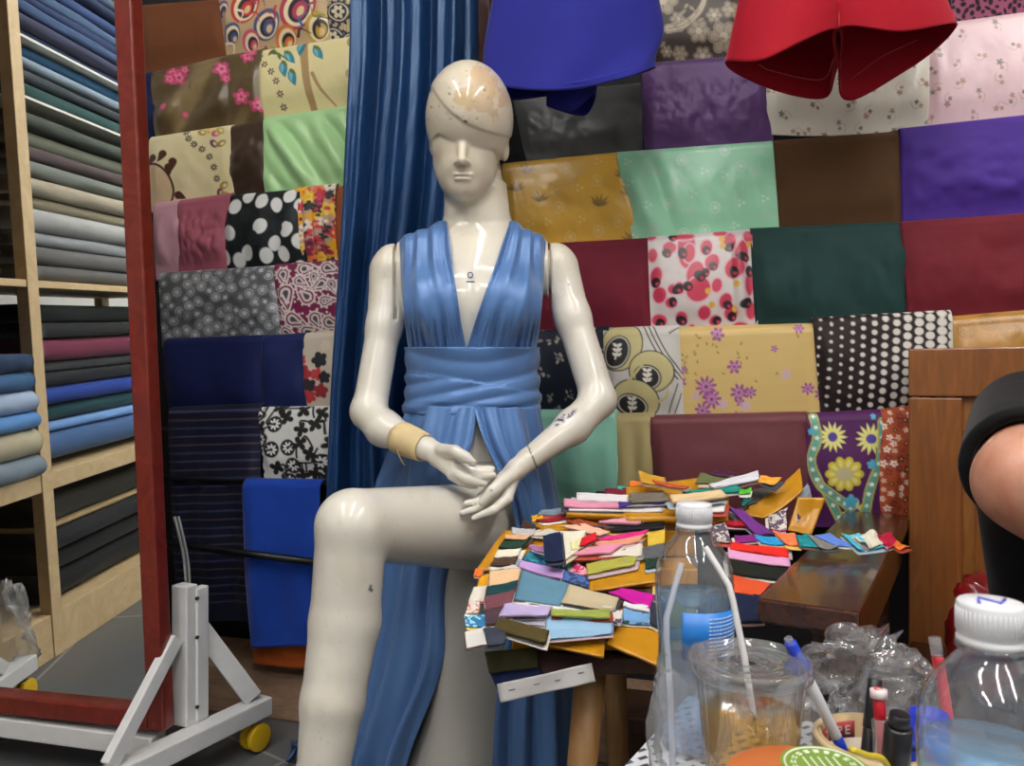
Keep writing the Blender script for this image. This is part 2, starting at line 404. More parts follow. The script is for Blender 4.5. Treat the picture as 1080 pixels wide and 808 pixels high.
def folded(name, a0, a1, d0, d1, z0, z1, color, label, seed=0):
    """a flat folded bolt: rounded long fold towards the room, cloth layers at its ends"""
    rs = np.random.RandomState(seed); h = z1-z0; nv = 22; nu = 30; prof = []
    for k in range(nv):
        t = k/(nv-1)
        if t < .3: prof.append((d1+(d0+h*.5-d1)*t/.3, 0))
        elif t > .7: prof.append((d0+h*.5+(d1-d0-h*.5)*(t-.7)/.3, h))
        else:
            g = (t-.3)/.4*PI; prof.append((d0+h*.5-math.sin(g)*h*.5, h/2-math.cos(g)*h/2))
    u = np.linspace(0, 1, nu); V = []
    for k, (d, z) in enumerate(prof):
        wob = .004*vnoise(u*5+seed, np.full(nu, k*.3), seed)
        for i in range(nu):
            p = sb+sd*(a0+(a1-a0)*u[i])+sp*(d+wob[i]*(1 if .25 < k/(nv-1) < .75 else .2))+Vector((0, 0, z0+min(h, max(0, z))))
            V.append(p)
    V = np.array(V); fc = grid_faces(nu, nv)
    me_f = [list(f) for f in fc]
    e0 = [k*nu for k in range(nv)]; e1 = [k*nu+nu-1 for k in range(nv)]
    me = bpy.data.meshes.new(name); me.from_pydata([tuple(v) for v in V], [], me_f+[e0[::-1], e1]+[[(nv-1)*nu+i for i in range(nu)]+[i for i in range(nu-1, -1, -1)]]); me.update()
    o = link(name, me, fabric(color, .8, .2), None, True)
    tag(base_origin(o), label, 'cloth', 'folded cloth on the mirrored shelf'); return o
def zpost(y): return float(np.interp(y, [-160, 0, 78, 162, 241, 319, 396, 471.5, 545, 618, 690], [2.2, 1.8, 1.6, 1.4, 1.2, 1, .8, .6, .4, .2, 0]))
ST = [('#2c3a5c', 'night blue', -33, -18), ('#465a78', 'steel blue', -47, -33), ('#384a74', 'ink blue', -62, -47), ('#2a3350', 'midnight blue', -77, -62), ('#50607a', 'dusty blue', -92, -77),
      ('#5f5f5e', 'dark grey', 275, 298), ('#666665', 'charcoal grey', 254, 275), ('#8f9296', 'pale blue-grey', 238, 254), ('#a5a6a5', 'light grey', 212, 238),
      ('#8d8570', 'olive beige', 198, 212), ('#a39a88', 'sand beige', 178, 198), ('#767b74', 'grey-green', 160, 178), ('#55494b', 'plum grey', 143, 160),
      ('#666a5c', 'moss grey', 122, 143), ('#4b524a', 'dark olive', 104, 122), ('#2b4948', 'deep teal green', 66, 87), ('#3f454a', 'charcoal', 52, 66),
      ('#8293a1', 'silver blue', 40, 52), ('#2f5878', 'petrol blue', 27, 40), ('#33415f', 'slate navy', 10, 22), ('#3c3f58', 'violet navy', -4, 10), ('#3d5173', 'denim navy', -18, -4),
      ('#44618c', 'denim blue', 461, 491), ('#6f97cc', 'sky blue', 449, 461), ('#22454c', 'dark teal', 431, 449), ('#26408f', 'royal blue', 411, 431), ('#25282c', 'black', 394, 411),
      ('#36393c', 'graphite', 383, 394), ('#6e3046', 'maroon', 357, 383), ('#26292a', 'soot black', 339, 357), ('#222726', 'green-black', 318, 339),
      ('#1f2022', 'deep black', 612, 643), ('#232426', 'matt black', 588, 612), ('#26272a', 'ink black', 566, 588), ('#a8916a', 'tan', 560, 566), ('#37362f', 'dark khaki', 528, 560)]
for i, (c, nm, y0, y1) in enumerate(ST):
    z1, z0 = zpost(y0), zpost(y1)
    if y1 == 298: z0 = 1.067
    folded('folded_cloth', .03+R.uniform(0, .02), .9, .02+R.uniform(0, .035), SD-.05, z0+.001, z1-.001, c, '%s folded cloth in the shelf stack reflected in the mirror' % nm, i)
for i, (c, nm, h) in enumerate([('#7d8a97', 'steel grey', .06), ('#b3ab92', 'beige', .075), ('#5d8cc6', 'cornflower blue', .045), ('#9fb0cb', 'pale blue', .06), ('#3c5f86', 'denim', .05), ('#2b3d5a', 'navy', .05)]):
    z = .526+sum((.06, .075, .045, .06, .05, .05)[:i])
    folded('folded_cloth', -.21, -.03-.02*i/6, -.02, SD-.05, z, z+h-.001, c, '%s folded cloth at the near end of the shelf in the mirror' % nm, 40+i)
for i in range(7):
    z = 1.066+i*.05
    folded('folded_cloth', -.21, -.04, .06, SD-.05, z, z+.049, ('#4a4c4b', '#6a6b66', '#3b3d3e')[i % 3], '%s folded cloth on the upper end shelf in the mirror, layer %s up' % (('graphite', 'stone grey', 'black')[i % 3], ('one', 'two', 'three', 'four', 'five', 'six', 'seven')[i]), 60+i)
# ============================================================ painting helper: prints on cloth, in the cloth's own coordinates
class Paint:
    def __init__(s, X, Y, base):
        s.X, s.Y = X, Y; s.c = np.empty((len(X), 3)); s.c[:] = lin(base)
    def _box(s, x0, y0, x1, y1):
        return np.nonzero((s.X > x0) & (s.X < x1) & (s.Y > y0) & (s.Y < y1))[0]
    def put(s, idx, a, col):
        a = np.clip(a, 0, 1)[:, None]; s.c[idx] = s.c[idx]*(1-a)+np.array(lin(col))*a
    def ell(s, x, y, rx, ry, col, ang=0, soft=.6, al=1):
        m = max(rx, ry)+2; i = s._box(x-m, y-m, x+m, y+m)
        if not len(i): return
        dx, dy = s.X[i]-x, s.Y[i]-y; ca, sa = math.cos(ang), math.sin(ang); u, v = dx*ca+dy*sa, -dx*sa+dy*ca
        q = np.sqrt((u/rx)**2+(v/ry)**2); d = (1-q)*min(rx, ry); s.put(i, sstep(-soft, soft, d)*al, col)
    def ring(s, x, y, rx, ry, w, col, ang=0, al=1):
        m = max(rx, ry)+w+2; i = s._box(x-m, y-m, x+m, y+m)
        if not len(i): return
        dx, dy = s.X[i]-x, s.Y[i]-y; ca, sa = math.cos(ang), math.sin(ang); u, v = dx*ca+dy*sa, -dx*sa+dy*ca
        d = np.abs(np.sqrt((u/rx)**2+(v/ry)**2)-1)*min(rx, ry); s.put(i, sstep(w/2+.5, w/2-.5, d)*al, col)
    def flower(s, x, y, r, n, col, cen=None, rot=0, pet=.45, rc=.28, al=1, asp=1):
        m = r+2; i = s._box(x-m, y-m, x+m, y+m)
        if not len(i): return
        dx, dy = (s.X[i]-x)/asp, s.Y[i]-y; th = np.arctan2(dy, dx)+rot; rr = np.hypot(dx, dy)
        lim = r*((1-pet)+pet*np.abs(np.cos(th*n/2)))
        s.put(i, sstep(-.6, .6, lim-rr)*al, col)
        if cen: s.ell(x, y, r*rc*asp, r*rc, cen, al=al)
    def line(s, pts, w, col, al=1, smooth=True):
        p = np.array([[q[0], q[1], 0] for q in (curve_pts([(a, b, 0) for a, b in pts], 5) if smooth and len(pts) > 2 else pts)] if smooth and len(pts) > 2 else [[a, b, 0] for a, b in pts], float)
        ww = w if isinstance(w, tuple) else (w, w); n = len(p)-1
        i = s._box(p[:, 0].min()-max(ww)-1, p[:, 1].min()-max(ww)-1, p[:, 0].max()+max(ww)+1, p[:, 1].max()+max(ww)+1)
        if not len(i): return
        best = np.full(len(i), -9.)
        for k in range(n):
            a, b = p[k], p[k+1]; d = b-a; L2 = d[0]**2+d[1]**2+1e-9
            t = np.clip(((s.X[i]-a[0])*d[0]+(s.Y[i]-a[1])*d[1])/L2, 0, 1)
            q = np.hypot(s.X[i]-a[0]-t*d[0], s.Y[i]-a[1]-t*d[1]); wk = ww[0]+(ww[1]-ww[0])*(k+t)/n
            best = np.maximum(best, wk/2-q)
        s.put(i, sstep(-.5, .5, best)*al, col)
    def leaf(s, x, y, L, w, ang, col, al=1):
        m = L+2; i = s._box(x-m, y-m, x+m, y+m)
        if not len(i): return
        dx, dy = s.X[i]-x, s.Y[i]-y; u, v = dx*math.cos(ang)+dy*math.sin(ang), -dx*math.sin(ang)+dy*math.cos(ang)
        t = np.clip(u/L, 0, 1); hw = w/2*np.sin(PI*t**.8); d = np.where((u > 0) & (u < L), hw-np.abs(v), -1)
        s.put(i, sstep(-.5, .5, d)*al, col)
    def drop(s, x, y, r, ang, col, al=1, bend=.5):
        """paisley drop with a bent tail"""
        m = r*2.8; i = s._box(x-m, y-m, x+m, y+m)
        if not len(i): return
        dx, dy = s.X[i]-x, s.Y[i]-y; u, v = dx*math.cos(ang)+dy*math.sin(ang), -dx*math.sin(ang)+dy*math.cos(ang)
        t = np.clip(u/(2.2*r), 0, 1); cv = bend*r*t*t; hw = r*(1-t)**.8; d = np.where(u > 0, hw-np.abs(v-cv), r-np.hypot(u, v))
        s.put(i, sstep(-.5, .5, d)*al, col)
    def field(s, a, col): s.put(np.arange(len(s.X)), a, col)
    def scatter(s, n, x0, y0, x1, y1, seed, gap):
        rs = random.Random(seed); out = []
        for _ in range(n*40):
            x, y = rs.uniform(x0, x1), rs.uniform(y0, y1)
            if all((x-a)**2+(y-b)**2 > gap*gap for a, b in out): out.append((x, y))
            if len(out) >= n: break
        return out

# ============================================================ draped cloths
ROWS_GROUP = 'cloths draped over the wall rack'
CLOTH_R = .020; WRAP = 1.6
def drape(name, label, q, off, mat, paint=None, base='#888888', sp=None, ext=.012, wr=.003, wf=(9, 7), folds=None, r=CLOTH_R, bulge=.014, back=.10, thick=.004, seed=0, sag=None):
    """q = top-left x,y, top-right x,y, bottom-left x,y, bottom-right x,y in the photo; the cloth hangs over a rod, front and back"""
    tl, tr, bl, br = [np.array(on_wall(q[k], q[k+1], off)) for k in (0, 2, 4, 6)]
    sp = sp or (.0019 if paint else .006)
    wd = np.linalg.norm(tr-tl); ht = (np.linalg.norm(bl-tl)+np.linalg.norm(br-tr))/2
    nu = max(6, int(wd/sp)); Lf = ht+ext-r
    vb = np.concatenate([-np.linspace(WRAP*r, 0, 12)[:-1], np.linspace(0, Lf, max(6, int(Lf/sp)))])
    nv = len(vb); v, u = np.meshgrid(vb, np.linspace(0, 1, nu), indexing='ij')
    # front plane position for arc length w below the fold's front tangent (one radius under the top)
    n = np.array(WN); T = tl+(tr-tl)*u[..., None]; B = bl+(br-bl)*u[..., None]; dn = (B-T)/ht
    w = np.clip(v, 0, None)
    G = T+dn*(w+r)[..., None]*1.0
    ang = np.clip(-v/r, 0, PI)
    onf = v < 0
    G = np.where(onf[..., None], T+dn*(r-r*np.sin(ang))[..., None]-n*(r-r*np.cos(ang))[..., None], G)
    tail = np.clip(-v-PI*r, 0, None); G = G+dn*tail[..., None]
    k = sstep(0, .05, v)
    um = u*wd
    disp = bulge*np.sin(np.clip(v/Lf, 0, 1)*PI)+k*wr*(fbm(um*wf[0]+seed*3.1, v*wf[1]+seed, seed)+.35*fbm(um*wf[0]*3+seed, v*wf[1]*2.4, seed+5))
    if folds is not None: disp = disp+np.where(v > -PI*r*.6, 1, 0)*folds(u, np.clip(v, 0, None)/ht)*sstep(-.02, .03, v)
    ed = sstep(0, .025, um)*sstep(0, .025, wd-um)*(1 if folds is None else 0)+(0 if folds is None else .35+.65*sstep(0, .03, um)*sstep(0, .03, wd-um))
    disp = disp*ed*(1-.85*sstep(ht-.08, ht-.01, v))
    disp = np.maximum(disp, -.006)
    G = G+n*disp[..., None]
    if sag is not None: G = G+np.array([0, 0, 1])*(sag(u)*np.where(v > -PI*r, 1, .5))[..., None]
    col = None
    if paint:
        pxm = np.linalg.norm(np.array([q[6]-q[4], q[7]-q[5]]))+np.linalg.norm(np.array([q[2]-q[0], q[3]-q[1]])); s = (v+r)/ht; s = np.where(v < 0, (r+v)/ht, s)
        X = (q[0]+(q[2]-q[0])*u)*(1-s)+(q[4]+(q[6]-q[4])*u)*s; Y = (q[1]+(q[3]-q[1])*u)*(1-s)+(q[5]+(q[7]-q[5])*u)*s
        pt = Paint(X.ravel(), Y.ravel(), base); paint(pt); col = pt.c
    o = mesh_np(name, G.reshape(-1, 3), grid_faces(nu, nv), mat, None, True, col)
    solid(o, thick, -1)
    tag(base_origin(o), label, 'cloth', ROWS_GROUP)
    return o
def soft(amp, n, ph=0, skew=0, sh=1):
    """a few soft vertical folds"""
    return lambda u, v: amp*np.sin(2*PI*(n*(u+skew*v)+ph))*(.35+.65*v**sh)
pr_matte = printed('printed_cloth'); pr_satin = printed('printed_satin', .33, .55, .1, dict(scale=60, strength=.1, dist=.002)); pr_silk = printed('printed_silk', .45, .45, .1)

# ---------------- prints
def p_swirl(p):
    for (x, y, r, c) in [(262, 8, 20, '#b7302c'), (286, 28, 17, '#3a4d7c'), (248, 38, 12, '#3a4d7c'), (318, 10, 24, '#a8324c'), (305, 42, 14, '#c86a2a'), (338, 30, 16, '#b89432'), (268, 45, 12, '#c64a6a'), (236, 12, 10, '#5a3c8a')]:
        for k, cc in enumerate((c, '#e4d2ae', '#27222e', c, '#d6b888')): p.ell(x+k*.8, y+k*1.2, r*(1-.2*k)*.75, r*(1-.19*k), cc, .5+.3*math.sin(x))
    for k in range(16):
        x, y = R.uniform(235, 345), R.uniform(-10, 52); a = R.uniform(0, 6)
        p.line([(x, y), (x+8*math.cos(a), y+8*math.sin(a)), (x+14*math.cos(a+.9), y+14*math.sin(a+.9))], (3, .6), R.choice(['#27222e', '#b7302c', '#365c90', '#e6d9ba', '#8a2f5c', '#6a7a2c']))
def p_navypais(p):
    for k in range(12): p.line([(346+k*3, -8), (344+k*3, 40)], .7, '#cfc4a4')
    for x, y in ((360, 15), (352, 40), (372, 45)):
        p.ell(x, y, 12, 11, '#1c2440'); p.ring(x, y, 9.5, 8.5, 1.2, '#cfc4a4'); p.flower(x, y, 7, 6, '#cfc4a4', '#1c2440')
        for k in range(12): p.ell(x+13*math.cos(k*.52), y+12*math.sin(k*.52), 1.6, 1.6, '#1c2440')
def p_olivefloral(p):
    n = fbm(p.X*.035+p.Y*.02, p.Y*.012, 4); p.field(sstep(-.1, .5, n)*.6, '#8f7c58'); p.field(sstep(.05, -.4, n)*.5, '#41341e')
    for x, y, r in ((184, 78, 7), (190, 82, 9), (181, 84, 6), (196, 74, 5), (236, 74, 9), (241, 84, 6), (258, 104, 9), (262, 60, 8), (266, 55, 6), (273, 112, 8), (180, 116, 5), (199, 122, 4)):
        p.flower(x, y, r, 5, '#c0416e', '#7a2040', x); p.flower(x, y, r*.6, 5, '#dd7797', '#8a2c4a', x+1)
    for x, y, a in ((195, 82, .3), (240, 90, 1.4), (262, 66, 1.2), (256, 95, -1.2)): p.line([(x, y), (x+9*math.cos(a), y+9*math.sin(a)), (x+18*math.cos(a+.6), y+18*math.sin(a+.6))], 1, '#4d3c22')
def p_tulip(p):
    p.field(sstep(0, .6, fbm(p.X*.03, p.Y*.03, 8))*.5, '#d9cf9c')
    for k, (x, y) in enumerate(((275, 60), (282, 70), (290, 78), (296, 88), (300, 101), (302, 114))): p.flower(x, y, 4, 6, '#3c2b33', '#d8cf9e', k, .7)
    p.line([(321, 45), (326, 75), (334, 118)], (9, 7), '#a98a5e'); p.line([(334, 80), (342, 95), (356, 112)], (4, 2), '#a98a5e')
    for x, y, a in ((308, 62, .8), (303, 75, 1.3), (313, 84, 1.2), (319, 51, 1.6), (338, 57, .9)):
        p.leaf(x-9*math.cos(a), y-9*math.sin(a), 19, 9, a, '#2c8096'); p.leaf(x-7*math.cos(a), y-7*math.sin(a), 12, 4, a+.2, '#6bb0bd')
        p.leaf(x-10*math.cos(a), y-10*math.sin(a), 10, 4, a-.5, '#5b6a34')
    p.line([(288, 52), (296, 58), (306, 64)], 1.6, '#4e6234')
    for x, y, a in ((290, 52, 2.2), (295, 56, 1.2), (286, 54, .5)): p.leaf(x, y, 10, 4, a, '#4e6234')
    p.ell(371, 45, 4, 6, '#a98a5e'); p.ell(371, 80, 3, 5, '#a98a5e')
def p_creamswirl(p):
    p.field(sstep(-.2, .6, fbm(p.X*.03, p.Y*.03, 2))*.5, '#d7cb98')
    p.ell(163, 200, 22, 26, '#d9bf98'); p.ring(163, 200, 22, 26, 2.2, '#4a2a1e')
    for x, y, a in ((164, 168, 2.2), (175, 164, 1.9), (186, 172, 1.5), (190, 206, .3), (182, 178, 1.4)): p.drop(x, y, 4.4, a, '#4e2416')
    for k, (x, y) in enumerate(((197, 140), (201, 147), (207, 153), (215, 158), (223, 166), (228, 177), (231, 189))): p.flower(x, y, 4, 8, '#3a2333', '#cfc08e', k, .6)
    for x, y, c in ((229, 141, '#c2527c'), (233, 138, '#b8a02c'), (227, 152, '#6c2a58'), (214, 140, '#a48a24'), (235, 152, '#9a7f22'), (238, 196, '#a48a24'), (234, 204, '#6a2c52'), (222, 137, '#cfae30'), (239, 206, '#a48a24')):
        p.ell(x, y, 5, 3.4, c, x); p.ell(x+1, y, 2.4, 1.6, '#e5cfae', x)
def p_bigdots(p):
    for x, y in ((250, 219), (278, 213), (294, 217), (307, 207), (318, 218), (264, 267), (284, 270), (302, 268), (246, 247), (318, 255), (293, 257), (279, 240), (263, 207), (306, 243), (255, 275), (318, 283), (240, 272)):
        p.ell(x, y, 6.2, 8.2, '#dedfdd', (x % 7-3)*.12)
    for x, y in ((262, 228), (296, 240), (310, 228), (272, 252)): p.ell(x, y, 6, 8, '#1f2529')
def p_redyellow(p):
    for k, (x, y) in enumerate(p.scatter(60, 310, 192, 366, 280, 4, 6.5)):
        c = ['#c43a4a', '#e0a52c', '#e2d8cc', '#353338', '#d9713a', '#8d2b48', '#e8c34a'][k % 7]
        p.flower(x, y, R.uniform(5, 8), 5, c, ['#e0a52c', '#353338', '#c43a4a'][k % 3], k)
def p_brocade(p):
    for k, (x, y) in enumerate(p.scatter(190, 160, 272, 300, 366, 9, 9)):
        r = 6.2; p.ell(x, y, r, r, '#a8abaf' if k % 3 else '#75797e'); p.ring(x, y, r*.9, r*.9, .9, '#3c4044'); p.ring(x, y, r*.5, r*.5, .9, '#54585c'); p.flower(x, y, r*.45, 5, '#c5c7c9', None, k)
    p.field(sstep(.1, .7, fbm(p.X*.02, p.Y*.06+p.X*.02, 6))*.35, '#3b3e43')
def p_paisley(p):
    for x, y, r, a in ((300, 290, 6, 1.1), (322, 284, 6.5, -.2), (346, 283, 6, .1), (318, 297, 5, .3), (342, 300, 6, 2.4), (305, 310, 8, 1.2), (328, 314, 7, -2.6), (346, 318, 5, -.3), (298, 330, 5, .6), (312, 337, 7, .2), (336, 336, 6, 1.0), (350, 340, 6, .2), (303, 350, 5, .2), (326, 350, 6, -.4), (344, 354, 5, .3), (333, 292, 4, 1.4), (352, 300, 4, 1)):
        p.drop(x, y, r+1.6, a, '#cfc8c2'); p.drop(x, y, r, a, '#7a2348'); p.drop(x, y, r*.72, a, '#c9c2be'); p.drop(x, y, r*.4, a, '#4a4048')
        for k in range(8): p.ell(x+(r+2.4)*math.cos(k*.785+a), y+(r+2.4)*math.sin(k*.785+a), 1.1, 1.1, '#cfc8c2')
    for x, y in p.scatter(40, 290, 276, 360, 360, 12, 9): p.ell(x, y, 1.1, 1.1, '#d8d0cc')
def p_redblack(p):
    for x, y, r, c in ((323, 395, 10, '#9a2c34'), (330, 407, 8, '#27242a'), (340, 380, 9, '#232227'), (338, 395, 7, '#b0363c'), (342, 412, 8, '#8c2a30'), (330, 418, 7, '#b0363c'), (320, 380, 6, '#c0484c'), (345, 365, 6, '#c4b9a8'), (346, 398, 7, '#2a272c')):
        p.flower(x, y, r, 5, c, None, x, .3)
def p_stripes(p):
    for k in range(24):
        y = 432+k*8.7; p.line([(150, y+4), (300, y)], 1.5, ('#4a4c72', '#584a58', '#3e4668')[k % 3], .85)
def p_bwfloral(p):
    for k, (x, y) in enumerate(p.scatter(26, 272, 428, 350, 512, 3, 13)):
        a = R.uniform(0, 6)
        if k % 3 == 0: p.ell(x, y, 8, 8.5, '#191919', a); p.flower(x, y, 6, 8, '#dedede', '#191919', a, .6)
        else: p.flower(x, y, 8, 4, '#191919', None, a, .6)
        p.line([(x, y), (x+9*math.cos(a), y+9*math.sin(a)), (x+14*math.cos(a+1.2), y+14*math.sin(a+1.2))], 2.2, '#191919')
def p_silverflowers(p):
    for x, y, s in ((700, 4, 1.5), (716, 24, .8), (740, 12, 0), (692, 38, .8), (738, 36, 1.1), (764, 42, 1.5), (771, 14, .9), (718, 58, .8), (754, 20, .8), (742, 60, .9), (704, 56, .6)):
        if s: 
            for k in range(6): p.ell(x+6*s*math.cos(k*1.05), y+6*s*math.sin(k*1.05), 5*s, 4*s, '#9c8f7c', k*1.05); p.ring(x+6*s*math.cos(k*1.05), y+6*s*math.sin(k*1.05), 4*s, 3*s, .7, '#54463a', k*1.05)
            p.ell(x, y, 3*s, 3*s, '#bfb29c')
    for w, o, c in ((10, 0, '#9c8f7c'), (5, 0, '#bdb19a'), (1, 0, '#5a4c40')): p.line([(745, 0), (738, 16), (722, 30), (706, 34)], (w*.5, w), c)
    for k in range(14): p.leaf(R.uniform(683, 778), R.uniform(-4, 66), 8, 3.5, R.uniform(0, 6), '#8f8370')
def p_embro(cols, x0, y0, x1, y1, seed, n=26):
    def f(p):
        rs = random.Random(seed)
        for k, (x, y) in enumerate(p.scatter(n, x0, y0, x1, y1, seed, 17)):
            p.flower(x, y, rs.uniform(2.6, 4), 5, cols[k % len(cols)], None, k, .65, al=.9)
            a = rs.uniform(0, 6); p.line([(x, y), (x+7*math.cos(a), y+7*math.sin(a)), (x+12*math.cos(a+.7), y+12*math.sin(a+.7))], .7, '#a89384', .8)
            p.flower(x+6*math.cos(a+1), y+6*math.sin(a+1), 2.4, 4, cols[(k+1) % len(cols)], None, k, .6, al=.9)
    return f
def p_silkmotif(light, dark, x0, y0, x1, y1, seed):
    def f(p):
        rs = random.Random(seed)
        for k, (x, y) in enumerate(p.scatter(40, x0, y0, x1, y1, seed, 19)):
            c = light if k % 3 else dark
            if k % 3 == 0:
                for j in range(6): p.leaf(x, y, rs.uniform(8, 15), 3, -2.6+j*.42+rs.uniform(-.1, .1), c, .8)
            elif k % 3 == 1: p.ring(x, y, 5, 5.5, 1, c, al=.8); p.flower(x, y, 3.4, 6, c, None, k, .7, al=.8)
            else:
                for j in range(3): p.ell(x+3*math.cos(j*2.1), y+3*math.sin(j*2.1), 1.6, 1.4, c, al=.8)
    return f
def p_leopard(p):
    S = [(725, 262, 9, 22, 0), (735, 290, 9, 13, .2), (707, 262, 7, 6, 0), (689, 270, 5, 7, 0), (693, 293, 6, 10, .2), (721, 250, 12, 4, 0), (746, 262, 6, 8, .2), (770, 256, 7, 9, 0), (783, 268, 6, 14, .1), (752, 278, 7, 9, .4), (728, 268, 6, 10, .1), (697, 312, 7, 8, .1), (712, 306, 6, 5, 0), (718, 305, 5, 6, 0), (709, 320, 6, 5, .2), (738, 306, 12, 13, .6), (757, 302, 5, 7, .2), (775, 284, 9, 11, .3), (766, 318, 6, 8, .3), (744, 330, 6, 7, .3), (755, 338, 5, 6, 1), (720, 335, 6, 6, 0), (696, 338, 8, 6, 0), (772, 330, 7, 8, .2), (731, 346, 3, 4, 0), (790, 300, 5, 12, 0), (792, 328, 6, 9, 0), (686, 250, 6, 4, 0), (760, 246, 7, 4, 0), (790, 250, 6, 6, 0), (781, 345, 8, 5, 0)]
    for x, y, a, b, g in S: p.ell(x, y, a+1.6, b+1.6, '#d8a8b4', g); p.ell(x, y, a, b, '#c33653', g)
    for k, (x, y) in enumerate(((746, 265), (704, 268), (721, 268), (753, 282), (770, 262), (784, 272), (738, 291), (693, 299), (716, 306), (711, 319), (727, 303), (775, 288), (768, 322), (697, 341), (720, 338), (757, 338), (773, 334), (787, 320), (745, 289), (740, 293), (790, 287), (710, 251))):
        p.ell(x, y, 4.4+k % 3, 5.0, '#1c181e', k*.7); p.ell(x+1.6, y+1.4, 1.7, 1.9, '#c33653', k)
    for x, y in ((790, 258), (762, 253), (778, 300), (776, 326), (752, 322), (748, 308), (763, 260)): p.ell(x, y, 3.2, 3.4, '#d8a93a')
def p_navyfloral(p):
    for k, (x, y) in enumerate(p.scatter(28, 558, 340, 648, 438, 6, 13)):
        for j in range(7):
            a = R.uniform(0, 6); q = R.uniform(1, 7); p.ell(x+q*math.cos(a), y+q*math.sin(a), R.uniform(1, 2.6), R.uniform(.8, 1.6), R.choice(['#9a948a', '#6f7076', '#b8ad9c']), a, al=.8)
def p_bwcircles(p):
    for y0 in (0, 5, 10): p.line([(678+y0, 342), (690+y0, 366), (702+y0, 385), (714+y0, 400)], 1.3, '#222020')
    for x, y in ((650, 370), (655, 412), (680, 400), (668, 428)): pass
    for x, y, rx, ry in ((652, 372, 15, 19), (684, 398, 16, 14), (668, 427, 18, 13)):
        p.ell(x+4, y-6, rx+7, ry+7, '#b9ae7e', .4); p.ring(x+4, y-6, rx+7, ry+7, 1.2, '#222020', .4)
        p.ell(x, y, rx-1, ry-1, '#262524', .3); p.ring(x, y, rx-3, ry-3, .9, '#cfcac0', .3)
        p.line([(x-2, y+7), (x, y), (x+1, y-8)], 1.5, '#d6d2c8')
        for k in range(3):
            for sg in (-1, 1): p.leaf(x, y+4-5*k, 6, 3.4, -PI/2+sg*1.0, '#d6d2c8')
    p.line([(655, 412), (668, 398), (690, 372)], (5, 1), '#b9ae7e'); p.line([(690, 424), (702, 420), (706, 410)], (4, 2), '#b9ae7e')
    p.line([(706, 352), (716, 346)], 1.4, '#222020'); p.line([(714, 405), (706, 435)], 1.2, '#222020'); p.line([(718, 415), (712, 436)], 1.2, '#222020')
def p_yellowfloral(p):
    for k in range(48): p.line([(705, 344+k*2.1), (862, 342+k*2.1)], .7, '#b99c5c', .5)
    for x, y, r, n in ((758, 353, 8, 6), (776, 387, 8, 6), (746, 408, 12, 10), (752, 421, 11, 9), (781, 414, 10, 8), (793, 414, 7, 7), (742, 433, 9, 8), (719, 403, 6, 6), (721, 390, 5, 5), (843, 347, 6, 6), (818, 368, 4, 5), (782, 424, 5, 5), (866, 415, 8, 8), (852, 410, 7, 7), (780, 440, 7, 6)):
        p.flower(x, y, r, n, '#8e4a86', None, x, .7); p.flower(x, y, r*.6, n, '#b47aa8', '#6b2f5a', x+.4, .6)
    for x, y, r in ((764, 426, 6), (788, 428, 6), (735, 418, 5), (830, 395, 6)): p.flower(x, y, r, 6, '#c0a2b0', None, x, .6)
    for k in range(34):
        x, y = R.choice([(735, 390), (745, 362), (800, 400), (775, 375), (720, 375), (850, 355)]); x += R.gauss(0, 10); y += R.gauss(0, 9)
        p.leaf(x, y, 4.5, 1.8, R.uniform(0, 6), '#7a7240')
def p_polka(p):
    for j in range(-2, 13):
        for i in range(-1, 14):
            x = 866+i*11.6+(j % 2)*0-j*.6; y = 338+j*9.4+(i % 2)*4.7-(x-866)*.02
            t = np.clip((x-866)/140, 0, 1); b = .5+.5*math.sin((t*1.15-.2)*PI); r = 1.8+3.6*max(0, (t-.15))*1.2*(1 if t < .8 else .9)
            r = min(r, 5.2); p.ell(x, y, r*1.05, r*.95, '#c9c4bd')
def p_goldtan(p):
    for x, y in ((1020, 348), (1045, 340), (1066, 350), (1080, 338)):
        for k in range(3): p.ring(x, y, 10-3*k, 9-3*k, .8, '#6e4c1c')
        p.leaf(x+8, y+8, 14, 6, .6, '#a5782c'); p.leaf(x-8, y+6, 12, 5, 2.2, '#a5782c')
def p_animal(p):
    for k, (x, y) in enumerate(p.scatter(90, 1000, -20, 1085, 26, 8, 6)): p.ell(x, y, R.uniform(2, 4.2), R.uniform(1.6, 2.8), '#1c1519', R.uniform(0, 3))
def p_purplebig(p):
    for x, y, r in ((890, 499, 20), (878, 461, 13), (918, 463, 14), (902, 540, 12)):
        n = 10 if r > 15 else 14
        if r > 15:
            for k in range(10): a = k*.628; p.ell(x+13*math.cos(a), y+11*math.sin(a), 7.2, 5, '#c9b83a', a); p.ell(x+13*math.cos(a), y+11*math.sin(a), 4, 2.2, '#d6cf84', a)
            p.ell(x, y, 9, 7, '#b9b08a')
        else:
            for k in range(n): a = k*6.283/n; p.leaf(x+3*math.cos(a), y+3*math.sin(a), r, 3.6, a, '#d3cf7c')
            p.ell(x, y, 5, 5, '#4a3a88')
    for pts in ([(858, 440), (862, 462), (856, 484), (862, 505), (872, 520), (885, 545)], [(930, 446), (928, 476), (921, 500), (915, 520), (912, 545)], [(866, 512), (884, 525), (897, 535)]):
        p.line(pts, 10, '#b3a94e'); p.line(pts, 7, '#5f9a8c')
        for q in curve_pts([(a, b, 0) for a, b in pts], 2): p.flower(q.x, q.y, 2.4, 5, '#dfe6d8', None, q.x)
    for x, y, r in ((897, 528, 8), (918, 489, 5), (856, 455, 4), (921, 440, 3)): p.flower(x, y, r, 5, '#4da5c0', None, .3, .35)
